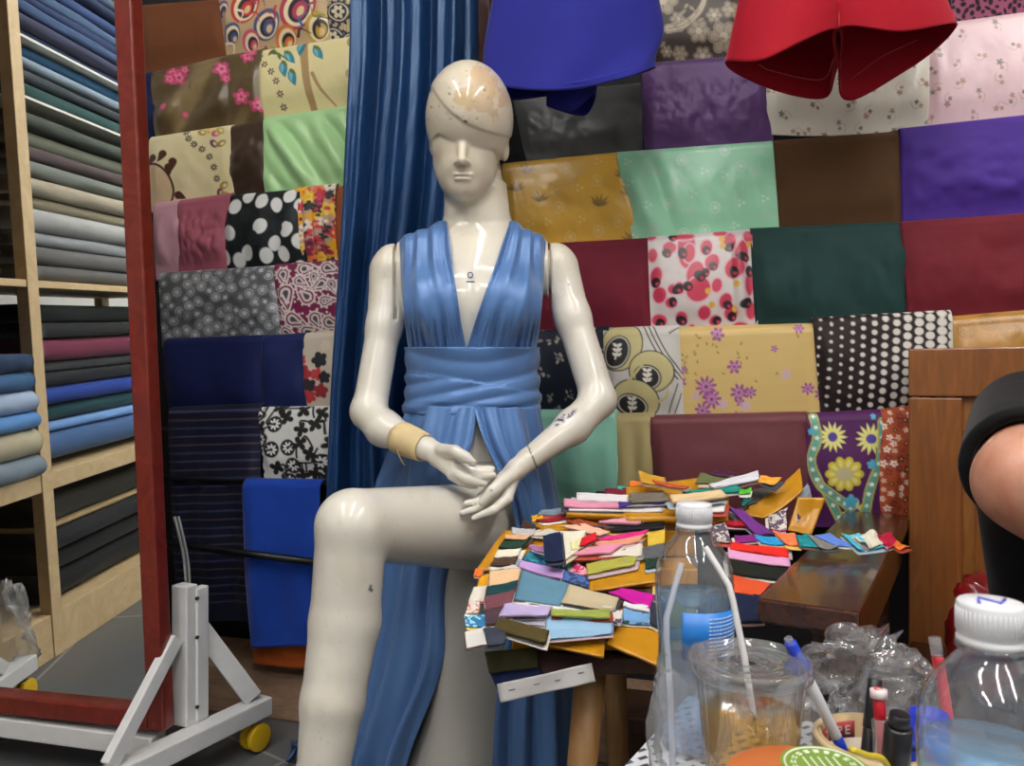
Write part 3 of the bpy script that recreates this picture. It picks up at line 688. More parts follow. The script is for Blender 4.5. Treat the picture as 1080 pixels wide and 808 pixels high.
def p_rust(p):
    for k, (x, y) in enumerate(p.scatter(80, 924, 424, 964, 545, 5, 7)): 
        p.flower(x, y, R.uniform(2.4, 4.4), 5, ('#e2d8cc', '#2c2430', '#6a2c2a', '#c7b0a0')[k % 4], ('#b8472a', '#d9a050')[k % 2], k, .6)

# ---------------- left of the curtain, from the top row down
off = lambda k: -.165+.030*k
drape('draped_cloth', 'plain brown cloth at the top left of the wall rack', (150, 4, 232, -2, 152, 76, 243, 60), off(0), fabric('#6b4027', .8), wr=.002, seed=1)
drape('draped_cloth', 'beige cloth with a multicoloured paint-swirl print', (230, -12, 345, -20, 240, 60, 349, 44), off(0)+.003, pr_silk, p_swirl, '#b49a72', seed=2, wr=.002)
drape('draped_cloth', 'beige cloth with a navy paisley medallion beside the curtain top', (343, -18, 378, -22, 346, 42, 376, 36), off(0)+.001, pr_matte, p_navypais, '#a8946c', seed=3)
drape('draped_cloth', 'dark navy cloth end beside the mirror frame, behind the olive floral', (150, 76, 190, 72, 152, 146, 188, 144), off(1)-.012, fabric('#16214a', .7), seed=4)
drape('draped_cloth', 'olive-brown satin with pink blossoms and loose folds', (160, 75, 243, 56, 166, 150, 246, 132), off(1)+.002, pr_satin, p_olivefloral, '#645233', seed=5, folds=lambda u, v: .012*np.sin(PI*np.clip((u-.05)/.35, 0, 1))*sstep(.1, .7, v)+.006*np.sin(9*(u+v*1.2)), bulge=.012, wr=.004, ext=.02)
drape('draped_cloth', 'narrow olive satin fold with pink blossoms next to the blue tulip cloth', (238, 57, 276, 50, 241, 133, 279, 126), off(1)+.007, pr_satin, p_olivefloral, '#6b5a38', seed=6, bulge=.008)
drape('draped_cloth', 'pale yellow cloth printed with blue tulips and brown stems', (270, 53, 378, 36, 273, 128, 378, 114), off(1)+.003, pr_silk, p_tulip, '#e0d59e', seed=7, wr=.002)
drape('draped_cloth', 'pale yellow cloth with a brown swirl and a trail of small dark daisies', (158, 144, 243, 131, 160, 220, 248, 210), off(2)+.002, pr_silk, p_creamswirl, '#e5daae', seed=8, folds=lambda u, v: .003*np.sin(5*u+3*v), bulge=.008)
drape('draped_cloth', 'dark brown crumpled satin between yellow and pale green cloths', (239, 133, 281, 125, 241, 213, 286, 208), off(2), satin('#3d2d21', .38), wr=.006, wf=(18, 14), seed=9, bulge=.012)
drape('draped_cloth', 'pale green satin with slanting soft folds', (278, 123, 374, 110, 281, 207, 372, 206), off(2)+.006, satin('#a6d396', .34), folds=lambda u, v: .009*np.sin(2*PI*(2.2*u-1.15*v)+.5)*sstep(0, .3, v)+.005*np.sin(2*PI*(4*u-2.4*v)), seed=10, bulge=.012, sp=.0035)
drape('draped_cloth', 'pink crinkled cloth beside the mirror frame', (162, 214, 196, 209, 165, 292, 200, 290), off(3), fabric('#d0a0ac', .7, .4, 160, .8, stretch=(1, 1, .12)), wr=.006, wf=(26, 9), seed=11)
drape('draped_cloth', 'dusty rose crumpled cloth next to the black dotted one', (188, 211, 243, 203, 190, 286, 240, 282), off(3)+.008, fabric('#a45a69', .62), wr=.010, wf=(20, 15), seed=12, bulge=.016, sp=.004)
drape('draped_cloth', 'black chiffon with large white oval dots', (237, 206, 316, 199, 240, 288, 326, 280), off(3)+.004, pr_matte, p_bigdots, '#12171a', seed=13, folds=soft(.006, 2.5, .1), wr=.003)
drape('draped_cloth', 'gathered red and yellow floral cloth left of the curtain', (311, 198, 354, 193, 318, 282, 357, 276), off(3)+.002, pr_matte, p_redyellow, '#b99c86', seed=14, folds=soft(.007, 4), wr=.002)
drape('draped_cloth', 'rust cloth edge peeping out beside the curtain', (350, 197, 378, 193, 353, 282, 376, 276), off(3)-.006, fabric('#8d4a2e', .7), seed=15)
drape('draped_cloth', 'silver-grey brocade with a small rosette pattern', (168, 288, 292, 280, 172, 362, 302, 360), off(4)+.002, printed('brocade', .38, .6, .1, dict(scale=160, strength=.4, dist=.001)), p_brocade, '#595d62', seed=16, wr=.005, wf=(10, 12), bulge=.008)
drape('draped_cloth', 'magenta cloth with white paisley print', (289, 279, 362, 274, 297, 362, 364, 358), off(4)+.004, pr_matte, p_paisley, '#6e1842', seed=17, wr=.002)
drape('draped_cloth', 'plain dark navy cloth, the wider one above the striped cloth', (172, 358, 280, 354, 180, 438, 284, 438), off(5), fabric('#131d4c', .7), seed=18, folds=soft(.004, 1.5))
drape('draped_cloth', 'dark navy cloth folded beside the red and black floral', (276, 355, 320, 352, 279, 440, 330, 438), off(5)+.005, fabric('#141f4e', .65), seed=19, folds=lambda u, v: .004*np.sin(7*v+4*u))
drape('draped_cloth', 'off-white cloth with red and black flowers beside the curtain', (314, 353, 362, 348, 322, 440, 362, 438), off(5)+.003, pr_matte, p_redblack, '#b9ae9f', seed=20)
drape('draped_cloth', 'long black-navy pinstriped cloth hanging to the lower rods', (178, 431, 275, 427, 190, 655, 280, 655), off(6), pr_matte, p_stripes, '#15162c', seed=21, ext=0, folds=soft(.008, 2.2, 0, .2), back=.2, sp=.003)
drape('draped_cloth', 'black and white floral cloth above the royal blue one', (273, 431, 352, 430, 280, 508, 352, 508), off(6)+.004, pr_matte, p_bwfloral, '#cfcfcd', seed=22, ext=0)
drape('draped_cloth', 'royal blue woollen cloth with a frayed hem over the lower rod', (256, 507, 338, 508, 266, 683, 338, 680), off(6)+.046, fabric('#153a94', .85, .4, 500, .5), seed=23, ext=0, folds=soft(.006, 1.6), back=.16)
drape('draped_cloth', 'orange cloth hem under the royal blue cloth', (268, 600, 326, 600, 268, 700, 326, 706), off(6)+.010, fabric('#a8501c', .75), seed=24, ext=0, folds=soft(.006, 2))
drape('draped_cloth', 'thin magenta cloth edge behind the royal blue cloth', (258, 570, 268, 570, 260, 620, 268, 622), off(6)+.022, fabric('#8a1d50', .7), seed=25, ext=0)
# ---------------- right of the curtain
drape('draped_cloth', 'dark brown cloth with large silver flowers', (682, -28, 778, -34, 687, 72, 782, 64), off(0)+.002, pr_silk, p_silverflowers, '#33241b', seed=30, wr=.002)
drape('draped_cloth', 'black cloth with pink animal-spot gaps at the top right', (1002, -40, 1235, -60.7, 1004, 24, 1235, -2.2), off(0), pr_matte, p_animal, '#96506e', seed=31)
drape('draped_cloth', 'beige cloth sliver behind the red velvet shorts', (774, -20, 800, -22, 778, 66, 804, 62), off(0)-.004, fabric('#a08c7c', .7), seed=32)
drape('draped_cloth', 'charcoal satin with glossy creases under the blue garment', (540, 100, 678, 86, 556, 172, 678, 164), off(1), satin('#4a4b4c', .36), wr=.006, wf=(9, 11), seed=33, folds=lambda u, v: .010*np.exp(-((u-.78-.1*v)/.06)**2)*v-.005*np.sin(12*u*v), sp=.004)
drape('draped_cloth', 'purple crinkled taffeta cloth above the mint brocade', (676, 66, 812, 55, 680, 164, 816, 158), off(1)+.003, satin('#583a6c', .42, bump=dict(scale=40, strength=.5, dist=.004, detail=5)), wr=.004, wf=(18, 16), seed=34, sp=.003)
drape('draped_cloth', 'ivory satin embroidered with tiny flowers below the red shorts', (803, 62, 980, 48, 808, 140, 978, 132), off(1)+.004, pr_satin, p_embro(['#a8705c', '#4c5650', '#8a5c4c'], 806, 60, 980, 140, 5, 30), '#d6cfc2', seed=35, folds=lambda u, v: .012*np.exp(-((u-.52)/.08)**2)*v+.007*np.sin(6*u+5*v)*v, bulge=.014, sag=lambda u: -.010*np.sin(u*PI), ext=.005)
drape('draped_cloth', 'pale pink satin embroidered with tiny flowers', (976, 26, 1235, -9.7, 978, 140, 1235, 112.9), off(1)+.002, pr_satin, p_embro(['#a4706a', '#5c6458', '#b0846c'], 980, 15, 1092, 140, 7, 24), '#e2c2c8', seed=36, wr=.003, ext=.012)
drape('draped_cloth', 'golden yellow brocade with bamboo motifs behind the mannequin shoulder', (529, 172, 652, 160, 537, 262, 690, 252), off(2)+.002, pr_satin, p_silkmotif('#d8bd7c', '#7c6230', 535, 165, 690, 256, 3), '#d3a43e', seed=37, bulge=.014, wr=.004)
drape('draped_cloth', 'mint green satin brocade with white motifs', (650, 160, 815, 148, 668, 256, 822, 246), off(2)+.006, pr_satin, p_silkmotif('#cfe6d6', '#a8d4ba', 655, 155, 822, 252, 4), '#98d6b2', seed=38, folds=lambda u, v: .014*np.exp(-((u-.06-.13*v)/.07)**2)*sstep(0, .4, v)-.006*np.exp(-((u-.22-.1*v)/.05)**2), bulge=.010)
drape('draped_cloth', 'plain dark brown cloth below the ivory satin', (811, 148, 950, 138, 816, 246, 953, 238), off(2)+.001, fabric('#503822', .8), seed=39, wr=.002)
drape('draped_cloth', 'plain violet cloth with fine creases at the right', (949, 135, 1235, 103.9, 951, 238, 1235, 214.5), off(2)+.004, fabric('#452a86', .62), seed=40, wr=.006, wf=(12, 20))
drape('draped_cloth', 'plain burgundy cloth behind the mannequin upper arm', (556, 258, 688, 251, 560, 352, 690, 350), off(3), fabric('#6b1d2e', .7), seed=41, wr=.002)
drape('draped_cloth', 'white satin with pink and black leopard spots', (683, 250, 793, 242, 687, 350, 800, 348), off(3)+.003, pr_satin, p_leopard, '#cfc6c4', seed=42, folds=lambda u, v: .008*np.sin(2*PI*(u-.8)*5)*sstep(.75, .9, u), wr=.003)
drape('draped_cloth', 'plain dark green cloth with a soft vertical fold', (791, 241, 951, 234, 797, 346, 959, 342), off(3)+.002, fabric('#1f3a38', .7), seed=43, wr=.006, folds=lambda u, v: -.006*np.exp(-((u-.36-.04*v)/.03)**2)+.004*np.sin(9*u))
drape('draped_cloth', 'burgundy crinkle cloth at the right above the polka dots', (949, 234, 1235, 214.5, 957, 342, 1235, 330), off(3)+.004, fabric('#681c27', .7, .3, 120, .6, stretch=(.2, .2, 1)), seed=44, wr=.007, folds=lambda u, v: .008*np.exp(-((u-.45)/.05)**2)*v)
drape('draped_cloth', 'navy cloth with tiny pale flower sprays behind the mannequin elbow', (560, 350, 642, 345, 562, 440, 640, 438), off(4), pr_matte, p_navyfloral, '#0f1626', seed=45)
drape('draped_cloth', 'off-white cloth with black medallions and curved lines', (636, 347, 716, 344, 640, 444, 722, 442), off(4)+.003, pr_matte, p_bwcircles, '#bdbab5', seed=46)
drape('draped_cloth', 'mustard-yellow ribbed cloth with purple daisies', (714, 346, 858, 342, 717, 444, 866, 442), off(4)+.002, pr_silk, p_yellowfloral, '#c9ac6c', seed=47, wr=.0012, bulge=.002)
drape('draped_cloth', 'black-brown satin with graded white polka dots', (857, 336, 1004, 328, 866, 444, 1006, 440), off(4)+.005, pr_matte, p_polka, '#1d1113', seed=48, wr=.003)
drape('draped_cloth', 'gold-tan cloth with line-drawn flowers above the wooden bench', (1002, 335, 1235, 315.2, 1006, 420, 1235, 409.8), off(4), pr_satin, p_goldtan, '#a87a36', seed=49, wr=.005)
drape('draped_cloth', 'sage green satin behind the mannequin forearm', (552, 434, 650, 434, 556, 534, 654, 534), off(5), satin('#7db39f', .4), seed=50, folds=soft(.008, 2, .2), ext=.0)
drape('draped_cloth', 'beige satin beside the maroon cloth', (647, 438, 690, 437, 652, 560, 692, 560), off(5)-.003, satin('#9c8e62', .42), seed=51, folds=soft(.007, 1.5), ext=.0)
drape('draped_cloth', 'plain maroon sateen above the heap of swatches', (686, 440, 852, 436, 688, 560, 856, 560), off(5)+.003, satin('#5a2a30', .5), seed=52, ext=0, wr=.002)
drape('draped_cloth', 'purple cloth with yellow flowers and green trellis bands', (850, 438, 930, 434, 852, 556, 930, 556), off(5)+.005, pr_matte, p_purplebig, '#48174e', seed=53, ext=0)
drape('draped_cloth', 'rust cloth with small white flowers beside the wooden bench', (929, 434, 962, 430, 926, 556, 964, 556), off(5)+.002, pr_matte, p_rust, '#9a4322', seed=54, ext=0, folds=soft(.008, 1.2))
# ---------------- the rack itself
rk = empty('cloth_rack', on_wall(600, 700, 0)*1.0, 'black rod rack along the back wall that the cloths hang on', 'rack')
rk.location.z = 0; bpy.context.view_layer.update()
blk = plain('black_rod', '#1b1c1e', .35, .5)
def rod(x0, y0, x1, y1, o, r=.004):
    a, b = on_wall(x0, y0, o), on_wall(x1, y1, o); d = WN*-.019-Vector((0, 0, .048))
    MB().tube([a+d, b+d], r, 10).build('rod', blk, rk, True)
for k, (a, b) in enumerate((((120, 8), (372, -19)), ((120, 82), (372, 39)), ((120, 149), (368, 113)), ((120, 219), (366, 194)), ((120, 291), (362, 275)), ((120, 360), (358, 351)), ((120, 433), (352, 431)))):
    rod(*a, *b, off(k))
for k, (a, b) in enumerate((((600, -24), (1245, -49.8)), ((530, 101), (1245, 1.9)), ((520, 176), (1245, 108.5)), ((550, 260), (1245, 217.0)), ((550, 352), (1245, 321.7)), ((545, 437), (1245, 428.2)))):
    rod(*a, *b, off(k))
rod(150, 484, 350, 490, off(6)+.046, .005); rod(150, 551, 350, 575, off(6)+.104, .0085)
for x in (60, 395, 520, 1240):
    b_ = on_wall(x, 404, -.235); MB().box((b_.x, b_.y, 1.1), (.04, .04, 2.2), rz=math.atan2(-WK, 1)).build('upright', blk, rk)
# low wooden plinth along the wall foot
a, b_ = PZ(-50, 722, .165), PZ(700, 860, .165)
fr = lambda x: Vector(on_wall(x, 404, .0))
plw = wood('worn_plinth_wood', '#8d6d54', '#b0937a', .6, (5, 5, 22))
pa, pb_ = fr(20), fr(1180); pa.z = pb_.z = .0575
tag(base_origin(MB().bar(pa-WN*.11, pb_-WN*.11, .20, .115).build('plinth_board', plw, None, bevel=.004)), 'worn tan wooden plinth along the foot of the cloth wall', 'plinth')
# ============================================================ distance-field modelling of bodies
class Field:
    def __init__(s, lo, hi, h):
        s.lo = np.array(lo, float); s.h = h; s.n = np.ceil((np.array(hi)-s.lo)/h).astype(int)+1
        s.A = np.full(s.n, 1.0, np.float32); s.ax = [s.lo[i]+h*np.arange(s.n[i]) for i in range(3)]
    def sub(s, bmin, bmax):
        i0 = np.clip(np.floor((np.array(bmin)-s.lo)/s.h).astype(int), 0, s.n); i1 = np.clip(np.ceil((np.array(bmax)-s.lo)/s.h).astype(int)+1, 0, s.n)
        sl = tuple(slice(a, b) for a, b in zip(i0, i1))
        X, Y, Z = s.ax[0][sl[0]][:, None, None], s.ax[1][sl[1]][None, :, None], s.ax[2][sl[2]][None, None, :]
        return sl, X.astype(np.float32), Y.astype(np.float32), Z.astype(np.float32)
    def add(s, f, k=.01, cut=False):
        fn, bmin, bmax = f; m = k+3*s.h
        sl, X, Y, Z = s.sub(np.array(bmin)-m, np.array(bmax)+m)
        if 0 in s.A[sl].shape: return s
        d = fn(X, Y, Z).astype(np.float32); a = s.A[sl]
        if cut: d = -d; h = np.maximum(k-np.abs(a-d), 0)/max(k, 1e-6); s.A[sl] = np.maximum(a, d)+h*h*k*.25
        else: h = np.maximum(k-np.abs(a-d), 0)/max(k, 1e-6); s.A[sl] = np.minimum(a, d)-h*h*k*.25
        return s
    def mesh(s):
        A = s.A; S = (A < 0); c = np.zeros(np.array(A.shape)-1, np.int8)
        for i in (0, 1):
            for j in (0, 1):
                for k in (0, 1): c += S[i:A.shape[0]-1+i, j:A.shape[1]-1+j, k:A.shape[2]-1+k]
        act = (c > 0) & (c < 8); I, J, K = np.nonzero(act); idx = np.full(c.shape, -1, np.int32); idx[act] = np.arange(len(I))
        cor = [(i, j, k) for i in (0, 1) for j in (0, 1) for k in (0, 1)]
        val = {q: A[I+q[0], J+q[1], K+q[2]] for q in cor}
        acc = np.zeros((len(I), 3)); cnt = np.zeros(len(I))
        for q in cor:
            for a in range(3):
                if q[a] == 0:
                    r = list(q); r[a] = 1; v0, v1 = val[q], val[tuple(r)]; mm = (v0 < 0) != (v1 < 0)
                    t = np.where(mm, v0/np.where(mm, v0-v1, 1), 0)
                    p = np.zeros((len(I), 3)); p += q; p[:, a] += t
                    acc[mm] += p[mm]; cnt += mm
        V = s.lo+s.h*(np.stack([I, J, K], 1)+acc/cnt[:, None]); fs = []
        for a in range(3):
            sl0 = [slice(None)]*3; sl1 = [slice(None)]*3; sl0[a] = slice(0, -1); sl1[a] = slice(1, None)
            m = S[tuple(sl0)] != S[tuple(sl1)]; E = np.array(np.nonzero(m)).T
            b, d = (a+1) % 3, (a+2) % 3
            ok = (E[:, b] > 0) & (E[:, d] > 0) & (E[:, b] < A.shape[b]-1) & (E[:, d] < A.shape[d]-1); E = E[ok]
            ins = S[E[:, 0], E[:, 1], E[:, 2]]
            def cell(db, dd):
                q = E.copy(); q[:, b] += db; q[:, d] += dd; return idx[q[:, 0], q[:, 1], q[:, 2]]
            Q = np.stack([cell(-1, -1), cell(0, -1), cell(0, 0), cell(-1, 0)], 1); Q[~ins] = Q[~ins][:, ::-1]; fs.append(Q)
        return V, np.concatenate(fs)
def smooth_np(V, Q, it=2, lam=.5):
    a = Q.ravel(); b = np.roll(Q, -1, 1).ravel(); n = len(V)
    for _ in range(it):
        s = np.zeros((n, 3)); 
        for c in range(3): s[:, c] = np.bincount(a, V[b, c], n)+np.bincount(b, V[a, c], n)
        w = np.bincount(a, None, n)+np.bincount(b, None, n); V = V+lam*(s/np.maximum(w, 1)[:, None]-V)
    return V
def rc(a, b, ra, rb, flat=None):
    """tapered limb from a to b; flat = (direction, factor) squashes it"""
    a, b = np.array(a, np.float32), np.array(b, np.float32); R_ = max(ra, rb); bmin, bmax = np.minimum(a, b)-R_, np.maximum(a, b)+R_
    d = b-a; L = float(d @ d)+1e-9
    def fn(X, Y, Z):
        px, py, pz = X-a[0], Y-a[1], Z-a[2]; t = np.clip((px*d[0]+py*d[1]+pz*d[2])/L, 0, 1)
        qx, qy, qz = px-t*d[0], py-t*d[1], pz-t*d[2]; q = qx*qx+qy*qy+qz*qz
        if flat is not None:
            n, f = flat; w = qx*n[0]+qy*n[1]+qz*n[2]; q = q+w*w*(1/(f*f)-1)
        return np.sqrt(q)-(ra+(rb-ra)*t)
    return fn, bmin, bmax
def el(c, r, M=None):
    c = np.array(c, np.float32); r = np.array(r, np.float32); m = float(r.max())
    def fn(X, Y, Z):
        x, y, z = X-c[0], Y-c[1], Z-c[2]
        if M is not None: x, y, z = [M[i][0]*x+M[i][1]*y+M[i][2]*z for i in range(3)]
        k0 = np.sqrt((x/r[0])**2+(y/r[1])**2+(z/r[2])**2); k1 = np.sqrt((x/r[0]**2)**2+(y/r[1]**2)**2+(z/r[2]**2)**2)
        return k0*(k0-1)/np.maximum(k1, 1e-6)
    if M is None: return fn, c-r, c+r
    return fn, c-m, c+m
def loft(rows, pw=2.0, infl=0.0):
    """stack of ellipses: rows of (z, cx, cy, rx, ry), z falling"""
    r = np.array(sorted([[q[i] for i in range(5)] for q in rows]), float); zz = np.linspace(r[0, 0], r[-1, 0], 160)
    sp = spline_np(r[:, 1:], 1200); zs = spline_np(r[:, :1], 1200)[:, 0]; tab = np.array([np.interp(zz, zs, sp[:, i]) for i in range(4)])
    def fn(X, Y, Z):
        z = np.clip(Z, zz[0], zz[-1]); cx, cy, rx, ry = [np.interp(z, zz, t).astype(np.float32) for t in tab]
        rx, ry = rx+infl, ry+infl
        x, y = np.abs(X-cx)/rx, np.abs(Y-cy)/ry
        k = (x**pw+y**pw)**(1/pw); k1 = np.sqrt((x/rx)**2+(y/ry)**2)+1e-5
        d = k*(k-1)/np.maximum(k1, 1e-4) if pw == 2 else (k-1)*np.minimum(rx, ry)
        e = np.maximum(zz[0]-Z, Z-zz[-1]); return np.where(e > 0, np.sqrt(np.maximum(d, 0)**2+e*e)+np.minimum(d, 0)*0, np.maximum(d, e*0-9)) if False else np.maximum(d, e)
    m = max(tab[2].max(), tab[3].max())+infl
    return fn, (tab[0].min()-m, tab[1].min()-m, zz[0]), (tab[0].max()+m, tab[1].max()+m, zz[-1])
def chain(fd, pts, k=.006, kk=None):
    for (p, ra), (q, rb) in zip(pts, pts[1:]): fd.add(rc(p, q, ra, rb), k)

# ============================================================ mannequin
HQ = BODY_GRID
man = empty('mannequin', (P(505, 600, 1.38).x, 1.38, 0), 'seated glossy white mannequin in a blue satin gown, hands over its crossed thigh', 'mannequin')
def TR(y, cx, rxpx, ry, Y): c = P(cx, y, Y); return (c.z, c.x, c.y, rxpx*Y/F, ry)
TORSO = [TR(196, 502, 30.5, .050, 1.418), TR(212, 503, 31.5, .053, 1.418), TR(230, 503.5, 34, .057, 1.42), TR(241, 503, 44, .064, 1.428), TR(250, 500, 68, .072, 1.43), TR(261, 498.5, 80, .082, 1.43),
         TR(285, 498, 78, .094, 1.425), TR(320, 498, 71, .102, 1.42), TR(360, 498, 65, .094, 1.42), TR(402, 498.5, 61, .083, 1.42), TR(440, 497, 63, .086, 1.42), TR(480, 497, 66, .108, 1.43), TR(530, 500, 68, .112, 1.44), TR(575, 504, 62, .085, 1.46), TR(612, 506, 52, .070, 1.46)]
def build_torso(fd, infl=0, bust=True):
    fd.add(loft(TORSO, 2.0, infl), .012)
    if bust:
        for x in (460, 536): fd.add(el(P(x, 322, 1.352), (.052+infl, .050+infl, .052+infl)), .035)
fd = Field((-.345, .90, 0), (.215, 1.585, 1.405), HQ)
build_torso(fd)
# thigh and lower leg crossing towards the room, the second leg down behind the pedestal side
for a, b, ra, rb, k in (((519, 556, 1.40), (372, 553, 1.09), .080, .050, .02), ((371, 556, 1.088), (364, 655, 1.085), .0495, .0490, .012), ((364, 655, 1.085), (351, 740, 1.06), .049, .043, .01), ((351, 740, 1.06), (338, 832, 1.045), .043, .034, .01)):
    fd.add(rc(P(*a), P(*b), ra, rb), k)
ak = P(338, 832, 1.045); heel = Vector((ak.x+.01, ak.y+.03, .115)); ball = Vector((ak.x-.03, ak.y-.085, .03)); toe = Vector((ak.x-.045, ak.y-.135, .018))
fd.add(rc(ak, heel, .034, .029), .015); fd.add(rc(heel, ball, .030, .033), .012); fd.add(rc(ball, toe, .032, .016), .01); fd.add(rc(ak, ball, .033, .03), .02)
hip2, kn2 = P(532, 566, 1.45), Vector((.045, 1.43, .40)); an2 = Vector((.055, 1.50, .12))
fd.add(rc(hip2, kn2, .080, .052), .02); fd.add(rc(kn2, an2, .050, .034), .012); fd.add(rc(an2, an2+Vector((0, -.13, -.10)), .033, .020), .012)
# arms
ARM_L = [(P(411, 288, 1.425), .037), (P(405, 345, 1.40), .0305), (P(390, 430, 1.36), .0300)]
FOR_L = [(P(388, 436, 1.355), .030), (P(405, 452, 1.32), .0295), (P(450, 473, 1.262), .0185)]
ARM_R = [(P(589, 283, 1.425), .037), (P(604, 335, 1.40), .0315), (P(631, 420, 1.36), .0305)]
FOR_R = [(P(630, 424, 1.355), .0305), (P(604, 450, 1.32), .0285), (P(557, 485, 1.258), .0185)]
fd.add(el(P(412, 284, 1.428), (.030, .042, .046)), .02); fd.add(el(P(587, 283, 1.428), (.030, .042, .046)), .02)
for c in (ARM_L, FOR_L, ARM_R, FOR_R): chain(fd, c, .016)
# narrow grooves where the detachable arms meet the torso
for gx0, gx1 in ((417.5, 418.5), (578.5, 580.5)):
    a_, b_ = P(gx0, 246, 1.42), P(gx1, 338, 1.40); sl, Xg, Yg, Zg = fd.sub((min(a_.x, b_.x)-.01, 1.33, b_.z), (max(a_.x, b_.x)+.01, 1.52, a_.z+.02))
    tt_ = np.clip((Zg-b_.z)/(a_.z-b_.z), 0, 1.2); reg = np.maximum(np.abs(Xg-(b_.x+(a_.x-b_.x)*tt_))-.0022, -fd.A[sl]-.009); fd.A[sl] = np.maximum(fd.A[sl], -reg)
# hands: palm wedge, then four fingers and a thumb each
def hand(palm, fingers):
    for a, b, ra, rb in palm: fd.add(rc(P(*a), P(*b), ra, rb), .008)
    for f in fingers: chain(fd, [(P(*p), r) for p, r in f], .0022)
D = .07
hand([((450, 473, 1.262), (466, 481, 1.245), .0180, .0165), ((462, 478, 1.25), (478, 483, 1.235), .014, .0110), ((462, 481, 1.25), (480, 491, 1.228), .0135, .0105), ((462, 485, 1.25), (478, 499, 1.222), .0125, .0100)],
     [[((466, 475, 1.235), .0115), ((480, 476, 1.212), .0100), ((491, 482, 1.205), .0088), ((499, 488.5, 1.203), .0068)],
      [((479, 485, 1.236), .0095), ((490, 494, 1.236), .0086), ((504, 496, 1.24), .0075), ((519, 494.5, 1.245), .0056)],
      [((480, 491, 1.228), .0095), ((494, 501, 1.222), .0086), ((508, 502.5, 1.23), .0075), ((520, 501, 1.236), .0056)],
      [((479, 497, 1.222), .0090), ((493, 505, 1.212), .0082), ((503, 508.5, 1.214), .0072), ((511, 510.5, 1.218), .0054)],
      [((476, 501, 1.222), .0082), ((486, 508, 1.224), .0072), ((495, 511.5, 1.228), .0062), ((502, 513, 1.232), .0048)]])
hand([((557, 485, 1.258), (545, 495, 1.242), .0180, .0165), ((546, 494, 1.242), (539, 508, 1.226), .014, .0115), ((545, 496, 1.245), (534, 508, 1.238), .0135, .0105), ((543, 494, 1.25), (531, 503, 1.246), .0125, .0095)],
     [[((543, 499, 1.228), .0125), ((530, 508, 1.206), .0110), ((520, 518, 1.198), .0095), ((509, 529.5, 1.196), .0072)],
      [((539, 509, 1.226), .0110), ((535, 526, 1.206), .0095), ((521, 538, 1.196), .0080), ((499.5, 546.5, 1.194), .0048)],
      [((534, 509, 1.238), .0100), ((524, 526, 1.228), .0088), ((507, 535.5, 1.21), .0070), ((487.5, 541, 1.205), .0050)],
      [((531, 506, 1.244), .0095), ((517, 522, 1.236), .0082), ((504, 528.5, 1.222), .0068), ((492, 531, 1.218), .0055)],
      [((530, 503, 1.25), .0085), ((517, 514, 1.248), .0074), ((506, 525, 1.246), .0064), ((499, 531, 1.244), .0050)]])
# head: face under a sculpted cap of hair whose fringe hides the eyes
hs = 1.38/F; HC = P(494, 138, 1.385)
def hp(x, y, d): return tuple(P(x, y, HC.y+d))
fd.add(rc(hp(500, 180, .036), hp(503, 232, .040), .050, .055), .02)
face = Field.__new__(Field)
hl, hh = np.array(hp(420, 225, -.15)), np.array(hp(570, 60, .14))
face.lo = np.floor((hl-fd.lo)/HQ)*HQ+fd.lo; face.h = HQ; face.n = np.ceil((hh-face.lo)/HQ).astype(int); face.A = np.full(face.n, 1.0, np.float32); face.ax = [face.lo[i]+HQ*np.arange(face.n[i]) for i in range(3)]
face.add(el((hp(488.8, 163, -.08)[0], HC.y-.012, 1.206), (.0530, .070, .068)), .01)      # face
face.add(el(hp(489.5, 157, -.022), (.0570, .060, .036)), .015)
face.add(el(hp(494, 126, .014), (.0680, .080, .082)), .010)                        # skull
face.add(el(hp(488.5, 197, -.050), (.0180, .023, .0205)), .014)                   # chin
face.add(rc(hp(467, 174, -.010), hp(483, 199, -.045), .011, .012), .02); face.add(rc(hp(512, 176, -.006), hp(494, 199, -.045), .012, .012), .02)   # jaw
face.add(rc(hp(488, 150, -.081), hp(487, 169, -.096), .0060, .0076), .010)      # nose
for x in (481.8, 492.6): face.add(el(hp(x, 171.5, -.086), (.0058, .008, .0046)), .006)
nb = hp(487, 177.5, -.1)
face.add((lambda X, Y, Z: np.maximum(np.abs(X-nb[0])-.016, np.maximum(np.abs(Z-nb[2])-.0040, Y-(HC.y-.080))+0*X), hp(470, 186, -.13), hp(504, 170, -.08)), .003, True)
face.add(el(hp(488, 184.4, -.0740), (.0175, .0085, .0034)), .005); face.add(el(hp(488, 189.0, -.0735), (.0145, .0085, .0040)), .005)     # lips
face.add(rc(hp(477.5, 186.6, -.0775), hp(498.5, 186.6, -.0775), .0009, .0012), .003, True)
for x, y in ((458, 153), (532, 158)): face.add(el(hp(x, y, .006), (.009, .017, .021)), .008)
EX = [420, 452, 463, 476, 489, 505, 521, 525, 530, 538, 570]; EY = [158, 150, 142.5, 148.5, 154.5, 156.5, 158.5, 169, 166, 158, 150]
GX = [455, 463, 468, 476, 489, 501, 514, 530, 545]; GY = [92, 104, 111, 119, 128.5, 134.5, 139, 143, 146]
def cap(X, Y, Z):
    px = 540+F*X/Y; py = 404-F*(Z-H)/Y; e = np.interp(px, EX, EY); g = np.interp(px, GX, GY); hy = Y-HC.y
    d = el(hp(494.5, 127, -.008), (.0770, .1040, .0965))[0](X, Y, Z)
    d = d-.0028*sstep(1.2, -1.2, (py-g))*(hy < .02)
    c = (py-(e+np.clip((hy+.045)/.07, 0, 1)*22))*hs
    k = .0045; h = np.maximum(k-np.abs(d-c), 0)/k; return np.maximum(d, c)+h*h*k*.25
face.add((cap, hp(440, 190, -.12), hp(548, 66, .12)), .0035)
